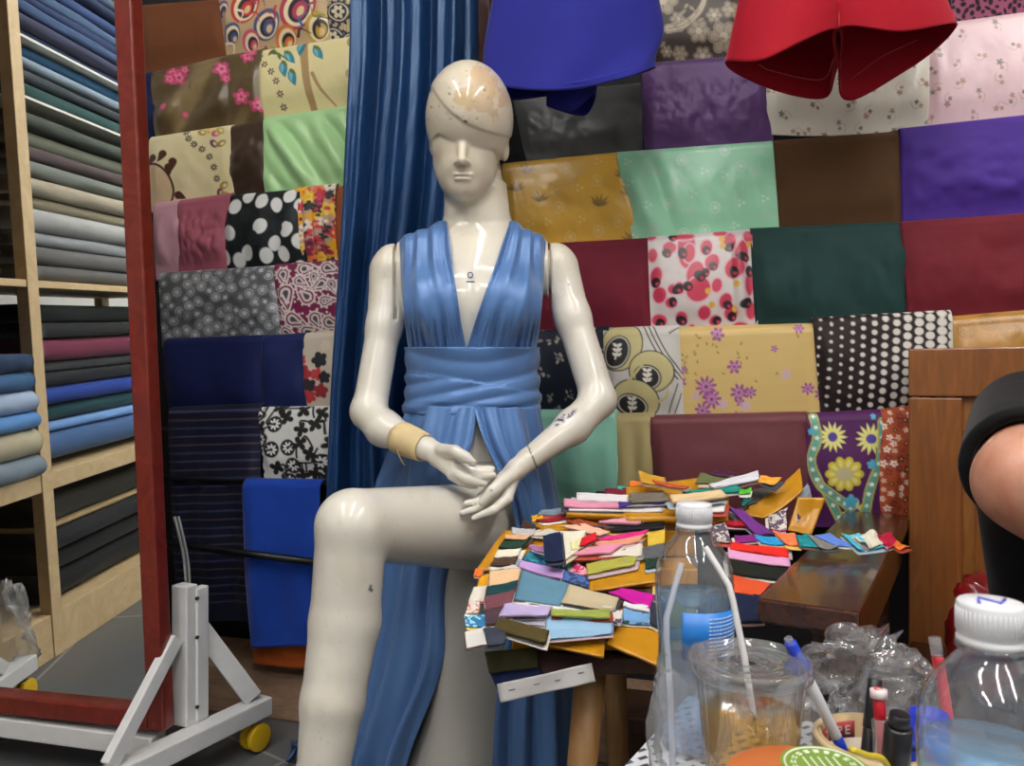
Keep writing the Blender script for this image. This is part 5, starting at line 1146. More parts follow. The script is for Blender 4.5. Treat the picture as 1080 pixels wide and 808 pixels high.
# far, upper stack
book('thick swatch book across the back of the heap with white and pink edges', [c5([425, 205, 805, 190, 805, 262, 430, 248]), c6([0, 140, 390, 90, 385, 262, 0, 262])], [
    S([545, 150, 690, 138, 690, 185, 545, 185], '#1b1618', 'black', t=.004), S([580, 138, 780, 126, 785, 160, 580, 160], '#6b1628', 'dark red', t=.004), S([628, 126, 735, 120, 735, 140, 628, 140], '#3aa593', 'aqua'), S([715, 137, 778, 128, 778, 150, 715, 152], '#d8c22e', 'yellow'),
    S([676, 106, 735, 106, 728, 128, 676, 128], '#e0702c', 'orange'), S([440, 186, 805, 196, 805, 226, 440, 220], '#d8d2d2', 'white', t=.003), S([420, 180, 640, 184, 640, 214, 422, 210], '#cf8aa3', 'pink', t=.005), S([632, 184, 785, 176, 808, 200, 632, 208], '#42307e', 'violet', t=.005),
    S([470, 156, 668, 164, 668, 192, 470, 182], '#d9d5d8', 'pale grey', t=.005), S([675, 160, 808, 146, 810, 182, 675, 188], '#6b6258', 'taupe', t=.005),
    S6([15, 168, 152, 152, 165, 182, 18, 188], '#6b6258', 'brown-grey', t=.004), S6([200, 192, 382, 180, 372, 222, 200, 218], '#dcd8d6', 'white', t=.003), S6([215, 148, 425, 122, 432, 146, 230, 164], '#1f7f74', 'sea green', t=.004),
    S6([262, 112, 282, 74, 412, 90, 400, 114], '#5f6440', 'olive', t=.003), S6([310, 76, 340, 58, 425, 76, 400, 94], '#451d38', 'dark plum'), S6([310, 118, 500, 68, 506, 100, 332, 132], '#d4d2da', 'white', t=.004), S6([500, 104, 512, 82, 592, 92, 558, 122], '#dd9a3a', 'orange-yellow'),
    S6([428, 134, 478, 128, 472, 150, 430, 152], '#4aa832', 'bright green'), S6([165, 168, 352, 138, 388, 166, 180, 194], '#d9bd92', 'cream', t=.006, l=.004), S6([45, 66, 150, 92, 135, 118, 60, 112], '#b98a2a', 'mustard'), S6([100, 98, 240, 122, 220, 134, 112, 112], '#b3502f', 'rust')], 0, .014, .010)
# far right, curved mustard boards
bkH = book('swatch book with a curled mustard board at the back right of the heap', [c6([430, 228, 650, 108, 662, 190, 520, 246]), c6([612, 292, 640, 214, 742, 216, 705, 304])], [
    S6([440, 140, 560, 120, 590, 150, 460, 200], '#54504a', 'dark', t=.002), S6([432, 190, 452, 164, 482, 168, 445, 198], '#2f9a96', 'teal'), S6([440, 156, 474, 150, 470, 164, 440, 166], '#d84a58', 'coral'), S6([540, 240, 612, 208, 606, 292, 545, 292], 'floral', 'floral', t=.005),
    S6([545, 266, 606, 262, 612, 292, 550, 292], '#b03a72', 'pink'), S6([640, 214, 660, 190, 690, 222, 655, 246], '#27357c', 'blue'), S6([648, 160, 690, 110, 700, 150, 668, 190], '#7d8794', 'grey')], 0, .008)
for ch in bkH.children:
    if ch.name.startswith('backing_board'):
        n = len(ch.data.vertices); a = np.empty(n*3, np.float32); ch.data.vertices.foreach_get('co', a); a = a.reshape(-1, 3); i = np.arange(n) % 18/17; a += np.array(hn)*(.028*(i**2))[:, None]; ch.data.vertices.foreach_set('co', a.ravel())
# left fan
book('swatch book fanned out at the left edge of the heap, brown, green and cream swatches', [c5([80, 452, 190, 298, 345, 300, 235, 450]), c5([85, 520, 95, 470, 250, 452, 200, 560])], [
    S([70, 472, 80, 446, 110, 446, 100, 475], '#e0702c', 'orange'), S([85, 517, 98, 478, 138, 465, 138, 517], '#d79a1e', 'mustard'), S([50, 575, 72, 518, 125, 508, 112, 570], '#d9d4c6', 'cream'), S([40, 615, 55, 572, 98, 568, 90, 620], 'orangeprint', 'white and orange printed'),
    S([250, 288, 265, 253, 330, 290, 280, 298], '#3e2a24', 'dark brown', l=.008), S([218, 290, 312, 290, 304, 314, 222, 314], '#b0b0b4', 'light grey', l=.006, t=.003), S([193, 332, 196, 312, 300, 312, 272, 334], '#cfa07c', 'peach', l=.004), S([168, 364, 188, 332, 294, 322, 252, 368], '#203a2c', 'bottle green', t=.003),
    S([148, 410, 165, 374, 258, 368, 236, 406], '#ddd6c2', 'cream', t=.003), S([136, 434, 150, 406, 244, 400, 228, 436], '#4b352c', 'brown', t=.003), S([130, 442, 230, 432, 250, 442, 140, 450], '#d9d2c4', 'cream'),
    S([130, 515, 135, 460, 256, 448, 244, 494], '#dcb68e', 'peach', t=.003), S([118, 558, 124, 514, 244, 490, 228, 534], '#123c40', 'dark teal', t=.003), S([116, 614, 114, 560, 232, 530, 218, 584], '#6b3f48', 'plum', t=.004), S([116, 668, 110, 616, 222, 592, 195, 654], '#45333a', 'dark plum', t=.004),
    S([40, 668, 38, 632, 116, 624, 120, 672], 'blueprint', 'blue printed'), S([44, 755, 38, 692, 118, 672, 128, 738], '#cfccc8', 'white'), S([125, 748, 112, 684, 200, 672, 194, 738], '#343a48', 'slate', t=.004)], 0, .002)
# middle of the heap
book('swatch book in the middle of the heap with navy, cream and red swatches', [c5([255, 420, 330, 235, 810, 265, 808, 420])], [
    S([295, 242, 335, 226, 342, 252, 300, 264], '#d29a22', 'mustard'), S([330, 218, 432, 204, 428, 236, 320, 236], '#6f7d8c', 'slate'), S([312, 256, 412, 234, 434, 252, 330, 266], '#8a1f2a', 'dark red'), S([428, 262, 482, 256, 590, 286, 500, 294], '#8d3f26', 'rust', t=.004),
    S([600, 305, 640, 272, 810, 268, 810, 294], '#15151a', 'black', t=.004), S([408, 278, 500, 268, 600, 302, 560, 316], '#e0b49a', 'peach'), S([555, 272, 730, 238, 778, 246, 700, 280], '#d493a5', 'pink folded', t=.006), S([270, 312, 360, 292, 420, 300, 400, 322], '#c9c4ba', 'pale frayed'),
    S([548, 330, 750, 294, 716, 326, 556, 338], '#cf2a7c', 'hot pink', t=.003), S([516, 350, 735, 314, 705, 344, 560, 360], '#d99478', 'coral', t=.003), S([556, 402, 640, 368, 725, 348, 722, 394], '#ddd3c6', 'frayed white'), S([440, 398, 482, 368, 650, 352, 602, 390], '#d98ba6', 'rose', t=.004),
    S([285, 350, 345, 358, 345, 384, 285, 366], '#9d6c9a', 'mauve'), S([410, 302, 505, 298, 485, 368, 425, 414], '#e2dcc8', 'ivory'), S([445, 342, 488, 328, 484, 366, 450, 374], '#e0dba2', 'pale yellow'), S([480, 362, 490, 326, 545, 300, 550, 330], '#c4182a', 'red'), S([340, 318, 408, 306, 420, 416, 348, 420], '#15203f', 'navy', t=.003)], 0, .004)
# middle right
book('swatch book on the wide mustard board in the middle of the heap', [c5([515, 470, 735, 400, 795, 494, 518, 536])], [
    S([745, 308, 810, 292, 812, 348, 745, 358], '#cbab3c', 'light mustard', l=.004), S([725, 368, 812, 348, 812, 398, 730, 408], '#55575a', 'grey', l=.003, t=.003), S([735, 412, 795, 393, 795, 436, 737, 446], '#1d3328', 'dark green', t=.003), S([510, 428, 704, 394, 694, 432, 514, 468], '#a3a045', 'olive-lime', p=True, t=.003)], 0, .012)
# front left
book('swatch book at the front of the heap with denim-blue and linen swatches', [c5([180, 702, 300, 690, 582, 706, 575, 792])], [
    S([260, 412, 292, 372, 444, 432, 432, 455], 'tealprint', 'teal printed', t=.003), S([244, 414, 425, 452, 418, 490, 247, 444], '#b795cf', 'lilac', t=.004), S([440, 458, 470, 418, 522, 450, 518, 478], 'pinkprint', 'pink printed'), S([412, 492, 424, 456, 520, 484, 518, 524], 'navyprint', 'navy printed', t=.003),
    S([214, 606, 222, 564, 606, 598, 606, 645], '#d6d6d4', 'white'), S([220, 562, 256, 448, 444, 504, 408, 588], '#557c92', 'denim blue'), S([410, 578, 442, 508, 634, 560, 614, 614], '#b5a789', 'linen'),
    S([200, 638, 352, 626, 354, 668, 218, 652], '#a7a3b4', 'grey-lilac'), S([600, 650, 612, 600, 650, 612, 640, 660], 'floral', 'black and white printed'), S([350, 722, 358, 628, 608, 634, 606, 700], '#8fb4d2', 'pale blue', p=True), S([174, 634, 196, 582, 372, 600, 356, 630], '#b3a3cc', 'lilac folded', p=True, t=.004, l=.003), S([370, 608, 600, 608, 600, 640, 372, 630], '#8f9a4a', 'olive folded', t=.004, l=.003), S([155, 682, 172, 644, 360, 690, 346, 742], '#4a3f1e', 'olive brown', p=True, t=.004, l=.004)], 0, .007)
# front right
book('swatch book with a wrinkled mustard board just left of the water bottle', [c5([635, 652, 830, 695, 850, 850, 585, 738])], [
    S([595, 542, 642, 522, 770, 550, 764, 604], '#b4148c', 'magenta', l=.003, t=.003), S([648, 592, 655, 572, 768, 598, 755, 618], '#d9d9da', 'white', t=.003), S([648, 658, 650, 600, 758, 622, 755, 668], 'bluefloral', 'blue floral'), S([752, 662, 757, 583, 812, 588, 815, 688], '#2b2f3c', 'dark slate', t=.004), S([770, 582, 776, 498, 812, 520, 812, 604], 'bwprint', 'black and white printed')], 0, .005)
# right block: red, pink, black bands
book('swatch book of wide red, pink and black bands beside the bench arm', [c6([392, 452, 566, 478, 545, 505, 392, 480])], [
    S6([400, 522, 520, 545, 525, 640, 395, 640], '#161d38', 'navy', t=.003), S6([398, 462, 552, 494, 504, 545, 402, 524], '#d1502a', 'orange-red', t=.003), S6([388, 400, 616, 436, 584, 478, 394, 454], '#1c2018', 'black', t=.003, l=.002), S6([386, 360, 618, 392, 624, 434, 388, 398], '#dd9ec8', 'pink', t=.003, l=.003), S6([398, 338, 614, 358, 618, 394, 394, 362], '#d8281f', 'red', t=.003, l=.004)], 0, .006)
# long strip lying over the bench arm
book('long narrow swatch card lying over the bench arm, purple to crimson', [c6([400, 322, 700, 332, 840, 350, 560, 345])], [
    S6([385, 206, 442, 214, 562, 306, 500, 312], '#6b3180', 'purple folded', t=.004, l=.006), S6([368, 256, 472, 248, 462, 278, 378, 274], '#a3182a', 'crimson rolled', t=.006), S6([318, 242, 352, 234, 356, 262, 322, 266], '#d85838', 'orange-red'), S6([310, 280, 378, 262, 400, 340, 330, 335], 'floral', 'grey floral', t=.004),
    S6([410, 312, 492, 304, 524, 332, 418, 338], '#7a2572', 'plum'), S6([485, 310, 590, 316, 604, 346, 514, 340], '#2b8fc9', 'blue'), S6([555, 292, 642, 304, 654, 348, 600, 342], '#e0764a', 'orange'), S6([645, 310, 692, 304, 740, 356, 660, 348], '#1d7f86', 'teal'), S6([690, 310, 748, 316, 806, 358, 738, 360], '#7b7670', 'grey'),
    S6([715, 310, 772, 300, 864, 352, 800, 348], '#5b7fce', 'cornflower'), S6([815, 306, 882, 308, 984, 356, 880, 370], '#52bcd0', 'cyan', w=.004), S6([866, 312, 936, 290, 978, 340, 925, 358], '#e2dcc8', 'cream', w=.004, l=.003), S6([950, 314, 1002, 296, 1042, 340, 1000, 360], '#b0183a', 'crimson', w=.004), S6([1025, 332, 1076, 352, 1040, 364, 1010, 350], '#e0762c', 'orange')], 0, .010)
# near edge, hanging: dark swatches under a stapled white strip
def hang(name, pts, Y, mat, parent, th=.003):
    A, B_, C_, D_ = [np.array(P(x, y, Y+dy)) for x, y, dy in pts]; nu, nv = 16, 12
    v, u = np.meshgrid(np.linspace(0, 1, nv), np.linspace(0, 1, nu), indexing='ij'); u, v = u[..., None], v[..., None]
    G = (A*(1-u)+B_*u)*(1-v)+(D_*(1-u)+C_*u)*v; G[..., 1] += .0008*np.sin(9*u[..., 0]+4*v[..., 0])
    o = mesh_np(name, G.reshape(-1, 3), grid_faces(nu, nv), mat, parent, True); solid(o, th); return o
hb = empty('swatch_card', P(575, 720, .965), 'long white card strip with four staples, dark swatches hanging behind it', 'swatch card')
o = hang('card_strip', [(524, 722, 0), (624, 699.5, 0), (628, 719, 0), (528, 741, 0)], .945, plain('white_card', '#d2cfcd', .6), hb, .0015); o['label'] = 'white card strip'; strip = o
for x, y in ((540, 727.5), (566, 721.5), (588, 717.5), (613, 709.5)):
    a, c = P(x-3.2, y+.8, .9435), P(x+3.2, y-.6, .9435); MB().tube([a, c], .0005, 6).build('staple', plain('steel_staple', '#55565a', .4, .8), strip, True)
for i, (pts, c, lb) in enumerate((([(511, 688, .02), (566, 683, .02), (568, 704, .005), (516, 710, .005)], '#35331c', 'dark olive'), ([(515, 707, .018), (563, 695, .018), (574, 716, .003), (525, 728, .003)], '#18244a', 'navy'), ([(562, 686, .022), (648, 694, .022), (622, 712, .008), (572, 712, .008)], '#3a2426', 'dark maroon'))):
    hang('swatch', pts, .955, fabric(c, .8), hb)['label'] = lb+' hanging swatch'
# closed books underneath that carry the heap
for i, (x0, x1, y0, y1, z1) in enumerate(((.0, .235, 1.0, 1.09, .515), (.015, .265, 1.095, 1.17, .556), (.10, .28, 1.175, 1.245, .595), (.15, .29, 1.25, 1.30, .62))):
    k = empty('sample_book', ((x0+x1)/2, (y0+y1)/2, .4685), 'closed mustard sample book under the heap, %s row from the front' % ('first', 'second', 'third', 'fourth')[i], 'sample book', 'closed sample books under the heap')
    n = 3; h = (z1-.470)/n
    for j in range(n):
        MB().box(((x0+x1)/2+.004*(j % 2), (y0+y1)/2, .470+h*(j+.5)), (x1-x0, y1-y0-.002, h-.002)).build('pages' if j % 2 else 'cover', (must, fabric('#8f8377', .8))[j % 2], k, bevel=.002)
# ============================================================ low table in the foreground
tz = .50
O = at0(Vector((.185, .79, 0))); 
m, nt, b = _mat('printed_table_paper'); tc = N(nt, 'ShaderNodeTexCoord'); mp = N(nt, 'ShaderNodeMapping'); mp.inputs['Rotation'].default_value = (0, 0, -.54)
br = N(nt, 'ShaderNodeTexBrick', Scale=1.0); br.inputs['Brick Width'].default_value = .016; br.inputs['Row Height'].default_value = .011; br.inputs['Mortar Size'].default_value = .0035; br.inputs['Mortar Smooth'].default_value = .1
br.inputs['Color1'].default_value = (*lin('#30353f'), 1); br.inputs['Color2'].default_value = (*lin('#3d6f9c'), 1); br.inputs['Mortar'].default_value = (*lin('#d9dade'), 1); br.inputs['Bias'].default_value = -.6
nt.links.new(tc.outputs['Object'], mp.inputs[0]); nt.links.new(mp.outputs[0], br.inputs[0]); nt.links.new(br.outputs[0], b.inputs['Base Color']); b.inputs['Roughness'].default_value = .4
paper_m = m
ft = empty('low_table', (.2, .5, 0), 'low table in the foreground crowded with bottles, cup and pens', 'table')
def fs(j0, j1, i0, i1, z0, z1): return [O+bb*j-ba*i+Vector((0, 0, z)) for z in (z0, z1) for j, i in ((j0, i1), (j1, i1), (j1, i0), (j0, i0))]
MB().hexa(fs(0, .345, 0, .62, tz-.024, tz-.0012)).build('table_top', wood('front_table_wood', '#5b3a22', '#6f4a2d', .4), ft, bevel=.003)
for j, i in ((.03, .03), (.29, .03), (.03, .56), (.29, .56)): MB().hexa(fs(j, j+.03, i, i+.03, 0, tz-.024)).build('leg', wood('front_leg_wood', '#4a2f1c', '#5f3f27', .5), ft)
tag(base_origin(MB().hexa(fs(-.002, .34, .005, .60, tz-.0011, tz)).build('table_cover', paper_m, None)), 'white table cover printed with rows of dark blue marks', 'table cover')

clear = clear_plastic('clear_bottle_plastic', (.95, .96, .98), .06, .05, 1.5, 1.4)
capw = plain('white_cap_plastic', '#d9dade', .4, spec=.4)
def water_mat(name, tint, milk=.16, dens=1.0):
    m, nt, b = _mat(name); nt.nodes.remove(b); out = nt.nodes['Material Output']; t = N(nt, 'ShaderNodeBsdfTransparent'); t.inputs[0].default_value = (*tint, 1)
    g = N(nt, 'ShaderNodeBsdfGlossy'); g.inputs['Roughness'].default_value = .02; lw_, fr = schlick(nt, .02, 5.0, .5); mx = N(nt, 'ShaderNodeMixShader')
    d = N(nt, 'ShaderNodeBsdfDiffuse'); d.inputs[0].default_value = (*[min(1, v*.9)**dens for v in tint], 1); m0 = N(nt, 'ShaderNodeMixShader'); m0.inputs[0].default_value = milk
    L = nt.links.new; L(t.outputs[0], m0.inputs[1]); L(d.outputs[0], m0.inputs[2]); L(fr.outputs[0], mx.inputs[0]); L(m0.outputs[0], mx.inputs[1]); L(g.outputs[0], mx.inputs[2]); L(mx.outputs[0], out.inputs[0]); return m
def bottle(loc, label, S=1.0, level=.13, lab=True, mark=False, rot=0, milk=.3):
    x, y = loc; r = empty('water_bottle', (x, y, tz), label, 'bottle', 'plastic water bottles on the low table')
    c = (x, y, tz); s = S
    prof = [(0, .004), (.020, .001), (.029, .002), (.0325, .010), (.0330, .020), (.0318, .026), (.0330, .032), (.0330, .052), (.0312, .060), (.0312, .098), (.0326, .112), (.0340, .132), (.0343, .144), (.0334, .155), (.0300, .1665), (.0245, .1755), (.0185, .1825), (.0148, .187), (.0138, .189), (.0162, .190), (.0162, .192), (.0134, .193), (.0130, .208)]
    K = [(p*s, q*s) for p, q in prof]
    MB().lathe(K, c, 48).build('bottle_body', clear, r, True)
    cp = MB().lathe([(0, .214*s), (.0146*s, .2138*s), (.0155*s, .2125*s), (.0157*s, .198*s), (.0150*s, .1975*s), (.0150*s, .1962*s), (.0157*s, .1955*s), (.0157*s, .1925*s), (.013*s, .1925*s)], c, 40).build('cap', capw, r, True)
    kn = MB()
    for k in range(44):
        t = 2*PI*k/44; a = Vector((x+.0157*s*math.cos(t), y+.0157*s*math.sin(t), tz+.199*s)); kn.tube([a, a+Vector((0, 0, .0115*s))], .0003, 5)
    kn.build('cap_ridges', capw, cp, True)
    wl = [(0, .006), (.019, .003), (.028, .004), (.0315, .011), (.0320, .020), (.0308, .026), (.0320, .032), (.0320, .052), (.0302, .060), (.0302, min(.096, level))]
    if level > .1: wl += [(.0314, .110), (.0326, level)]
    MB().lathe([(p*s, q*s) for p, q in wl]+[(0, level*s)], c, 40).build('water', water_mat('water_%s' % lab, (.45, .74, .96), milk), r, True)
    if lab:
        mbl = MB(); n = 40; a0, a1 = -PI*.5-.62+rot, -PI*.5+1.25+rot; vs_ = []
        G = []
        for zz in (.086, .126):
            for k in range(n): t = a0+(a1-a0)*k/(n-1); rr = .0340*s; G.append((x+rr*math.cos(t), y+rr*math.sin(t), tz+zz*s))
        o = mesh_np('bottle_label', np.array(G), grid_faces(n, 2), plain('blue_label', '#1f72c4', .35), r, True); solid(o, .0003, 1); lb = o
        t_ = MB()
        for row in range(11):
            zz = tz+(.089+row*.0032)*s; k0 = .35
            while k0 < .86:
                ln = R.uniform(.02, .05); A_ = []
                for q in (k0, k0+ln/2, k0+ln): t = a0+(a1-a0)*q; A_.append((x+.0344*s*math.cos(t), y+.0344*s*math.sin(t), zz))
                t_.tube(A_, .00045, 5); k0 += ln+.014
        t_.build('label_lines', plain('white_label_ink', '#dfe8f2', .4), lb, True)
        def band(q0, q1, z0, z1, name, col):
            G = []
            for zz in (z0, z1):
                for k in range(8): t = a0+(a1-a0)*(q0+(q1-q0)*k/7); G.append((x+.0345*s*math.cos(t), y+.0345*s*math.sin(t), tz+zz*s))
            o = mesh_np(name, np.array(G), grid_faces(8, 2), plain(name, col, .4), lb, True); solid(o, .0002, 1)
        band(.90, .985, .115, .1235, 'red_label_mark', '#c03a50')
    if mark:
        zc = tz+.2142*s; MB().tube([(x-.0085, y-.0045, zc), (x-.0030, y+.0055, zc), (x+.0020, y-.0050, zc), (x+.0090, y+.0030, zc)], .0009, 6).build('pen_mark', plain('blue_marker_ink', '#4a52b8', .4), cp, True)
    return r
b1 = P(732, 535, .68); bottle((b1.x, b1.y), 'clear water bottle with a blue label and plain white cap, behind the drink cup', 1.0, .134, True, False, .1, .16)
b2 = P(1045, 632, .385); bottle((b2.x, b2.y), 'nearest clear water bottle, white cap marked with a blue pen scribble', .985, .140, False, True)

# ---------------- iced drink cup with a flat lid and straw
cx, cy = P(791, 694, .56).x, .56
cup = empty('drink_cup', (cx, cy, tz), 'clear plastic cup of amber iced drink with a flat lid and white straw', 'cup')
thin = clear_plastic('cup_plastic', (.95, .96, .96), .06, .05, 1.5, 1.2)
MB().lathe([(0, .004), (.026, .002), (.0285, .004), (.0300, .02), (.034, .06), (.0385, .108), (.0405, .113)], (cx, cy, tz), 48).build('cup_body', thin, cup, True)
MB().lathe([(.0395, .107), (.0435, .110), (.0440, .113), (.0440, .119), (.0428, .1205), (.0410, .1195), (.0395, .116), (.037, .1155), (.0355, .1175), (.034, .1165), (.0245, .1160), (.0235, .1172), (.0225, .116), (.0130, .1160), (.0120, .1176), (.011, .116), (.0042, .116)], (cx, cy, tz), 56).build('lid', clear_plastic('lid_plastic', (.93, .94, .95), .10, .06, 1.5, 1.3), cup, True)
MB().lathe([(0, .0045), (.0255, .003), (.0280, .006), (.0293, .02), (.0332, .06), (.0353, .080), (0, .0805)], (cx, cy, tz), 40).build('drink', water_mat('amber_drink', (.90, .66, .22), .20, 1.5), cup, True)
for k in range(5):
    t = k*1.3; M_ = Matrix.Rotation(.5+k, 3, 'Z') @ Matrix.Rotation(.4*k, 3, 'X')
    MB().box((cx+.014*math.cos(t), cy+.014*math.sin(t), tz+.076+.004*(k % 2)), (.016, .015, .014), M=M_).build('ice_cube', clear_plastic('ice', (.94, .92, .86), .10, .1), cup, bevel=.003)
strw = plain('white_straw_plastic', '#d6d6d8', .35)
s0 = [P(743.5, 577, .575), P(757, 598, .570), P(768.5, 617, .565), P(773, 634, .563), P(785, 692, .558), P(797, 770, .555)]
MB().tube(s0, .0023, 14, False).build('straw', strw, cup, True)
# ---------------- crumpled clear bags
def crumple(name, c, size, label, cat, seed, mat, nu=34, nv=22, amp=.28, open_top=False, rot=0, freq=1.0, group=None):
    t = np.linspace(0, 2*PI, nu, endpoint=False); p = np.linspace(-PI/2+.02, (PI/2-.02) if not open_top else .75, nv)
    pp, tt = np.meshgrid(p, t, indexing='ij'); x, y, z = np.cos(pp)*np.cos(tt), np.cos(pp)*np.sin(tt), np.sin(pp)
    rid = lambda f, s: 1-2*np.abs(vnoise((x*1.3+y*.9)*f+9, (z*1.2+y*.8-x*.5)*f+7, s))
    d = 1+amp*(rid(1.3*freq, seed)+.5*rid(2.4*freq, seed+3)+.12*rid(5.0*freq, seed+9)-.8)
    G = np.stack([x*d*size[0], y*d*size[1], z*d*size[2]], -1); ca, sa = math.cos(rot), math.sin(rot)
    G = np.stack([G[..., 0]*ca-G[..., 2]*sa, G[..., 1], G[..., 0]*sa+G[..., 2]*ca], -1)+np.array(c)
    G[..., 2] = np.maximum(G[..., 2], BAGFLOOR[0])
    o = mesh_np(name, G.reshape(-1, 3), grid_faces(nu, nv, True), mat, None, False)
    return tag(base_origin(o), label, cat, group)
BAGFLOOR = [tz+.001]
bagm = clear_plastic('clear_bag_film', (.97, .97, .98), .06, .05, 1.45, 1.5, bump=(60, .5, .004))
bagm2 = clear_plastic('milky_bag_film', (.93, .94, .95), .14, .12, 1.45, 1.0, bump=(50, .5, .004))
q = P(905, 700, .66); crumple('plastic_bag', (q.x, q.y, q.z-.005), (.052, .030, .044), 'crumpled clear plastic bag behind the blue pen, below the bench arm', 'plastic bag', 3, bagm, rot=-.5, amp=.34)
q = P(955, 728, .66); crumple('plastic_bag', (q.x, q.y, q.z), (.036, .026, .030), 'crumpled clear plastic bag left of the nearest bottle', 'plastic bag', 14, bagm, amp=.32)
q = P(842, 752, .64); crumple('plastic_bag', (q.x, q.y, q.z-.02), (.030, .018, .044), 'milky plastic bag standing right of the drink cup', 'plastic bag', 22, bagm2, rot=-.2)
q = P(727, 775, .60); crumple('plastic_bag', (q.x-.002, q.y, tz+.05), (.030, .024, .085), 'tall milky plastic bag with a bent straw, left of the drink cup', 'plastic bag', 31, bagm2, amp=.22, open_top=True)
tr = clear_plastic('translucent_straw_plastic', (.86, .89, .95), .35, .15, 1.45, 1.0, (.75, .80, .92))
o = MB().tube([P(719, 594, .63), P(711, 622, .625), P(703, 652, .62), P(703, 672, .618), P(707, 730, .61), P(710, 820, .60)], .0027, 14, False).build('drinking_straw', tr, None, True)
tag(base_origin(o), 'translucent blue-grey bent straw standing in the tall plastic bag', 'straw')

# ---------------- roll of tape that holds pens
rx, ry = .270, .57
roll = empty('tape_roll', (rx, ry, tz), 'roll of tape lying flat with pens standing in its printed cardboard core', 'tape roll')
kraft = plain('kraft_core', '#b79c74', .7, var=.06); tapeb = plain('tape_side', '#c9b48c', .35)
MB().lathe([(.0405, .0), (.0440, .0), (.0443, .002), (.0443, .055), (.0440, .057), (.0405, .057)], (rx, ry, tz), 60).build('tape_winding', tapeb, roll, True)
MB().lathe([(.0380, .0), (.0404, .0), (.0404, .0575), (.0380, .0575)], (rx, ry, tz), 60, closed=True).build('core', kraft, roll, True)
def arc_band(name, z0, z1, t0, t1, rr, mat, parent, n=24):
    G = []
    for zz in (z0, z1):
        for k in range(n): t = t0+(t1-t0)*k/(n-1); G.append((rx+rr*math.cos(t), ry+rr*math.sin(t), tz+zz))
    o = mesh_np(name, np.array(G), grid_faces(n, 2), mat, parent, True); solid(o, .0002); return o
arc_band('core_print', .040, .053, 1.55, 2.9, .0377, plain('red_print', '#a03238', .6), roll)['label'] = 'dark red printed band'
arc_band('core_print', .006, .040, .6, 2.9, .03775, plain('pale_print', '#cdbfae', .6), roll)['label'] = 'pale printed band'
def text_on_arc(txt, t_mid, z, size, rr, mat, parent, name, outward=False):
    w = .72*size; n = len(txt)
    for i, ch in enumerate(txt):
        cu = bpy.data.curves.new(name, 'FONT'); cu.body = ch; cu.size = size; cu.align_x = 'CENTER'; cu.extrude = .0001
        tmp = bpy.data.objects.new('tmp', cu); COL.objects.link(tmp); dg = bpy.context.evaluated_depsgraph_get(); me = bpy.data.meshes.new_from_object(tmp.evaluated_get(dg)); bpy.data.objects.remove(tmp)
        t = t_mid-(i-(n-1)/2)*w/rr
        Mx = Matrix.Translation((rx+rr*math.cos(t), ry+rr*math.sin(t), tz+z)) @ Matrix.Rotation(t-PI/2, 4, 'Z') @ Matrix.Rotation(PI/2, 4, 'X')
        me.transform(Mx); link(name, me, mat, parent, False)
text_on_arc('TAPE', 2.0, .0430, .010, .0372, plain('white_print', '#e2ddd4', .6), roll, 'tape_lettering')
for z in (.014, .020, .026): text_on_arc('~o~=~-', 1.7, z, .006, .0374, plain('red_small_print', '#a8484a', .6), roll, 'small_print') if False else None
fl = MB()
for k in range(26):
    t = .8+k*.075; fl.tube([(rx+.0374*math.cos(t), ry+.0374*math.sin(t), tz+.012+.004*(k % 3)), (rx+.0374*math.cos(t+.04), ry+.0374*math.sin(t+.04), tz+.013+.004*((k+1) % 3))], .0006, 5)
fl.build('core_pattern', plain('red_pattern', '#a8484a', .6), roll, True)
def pen(name, label, a, b_, r, segs, cat='pen', group='pens standing in the tape roll'):
    """a pen from a (top) to b (bottom); segs = (part name, from, to, radius factor, material, flat ends)"""
    a, b_ = Vector(a), Vector(b_); root = empty(name, b_, label, cat, group)
    for nm, t0, t1, f0, f1, mt_ in segs: MB().tube([a.lerp(b_, t0), a.lerp(b_, t0+(t1-t0)*.02), a.lerp(b_, t1-(t1-t0)*.02), a.lerp(b_, t1)], [r*f0*.9, r*f0, r*f1, r*f1*.95], 18).build(nm, mt_, root, True)
    return root
bluep = plain('blue_pen_plastic', '#1c3cb8', .3); whitep = plain('white_pen_barrel', '#d8dadd', .3); blackp = plain('black_pen_plastic', '#17181b', .3); redp = plain('red_pen_plastic', '#b81a2c', .3)
tip = plain('pen_tip_metal', '#b5b5b8', .25, .9); clearp = clear_plastic('clear_pen_barrel', (.9, .9, .92), .15, .05)
pa_, pb2 = P(831, 673, .575), Vector((rx-.012, ry+.02, tz+.03))
pn = pen('ballpoint_pen', 'blue ballpoint pen with a white label, leaning out of the tape roll over the bag', pa_, pb2, .0042, [('end_plug', 0, .035, .75, .8, clearp), ('cap', .035, .30, 1.1, 1.1, bluep), ('barrel', .30, .80, 1, 1, whitep), ('grip', .80, .94, 1, .9, bluep), ('tip', .94, 1, .6, .15, tip)])
d_ = (pb2-pa_); sd_ = d_.cross(Vector((0, 0, 1))).normalized(); up_ = sd_.cross(d_).normalized()
tx = MB()
for k in range(13): p_ = pa_+d_*(.42+k*.022)+up_*.0042; tx.tube([p_-sd_*.0015, p_+sd_*.0012], .00035, 4)
tx.build('barrel_print', plain('grey_print', '#4a4d58', .5), pn, True)
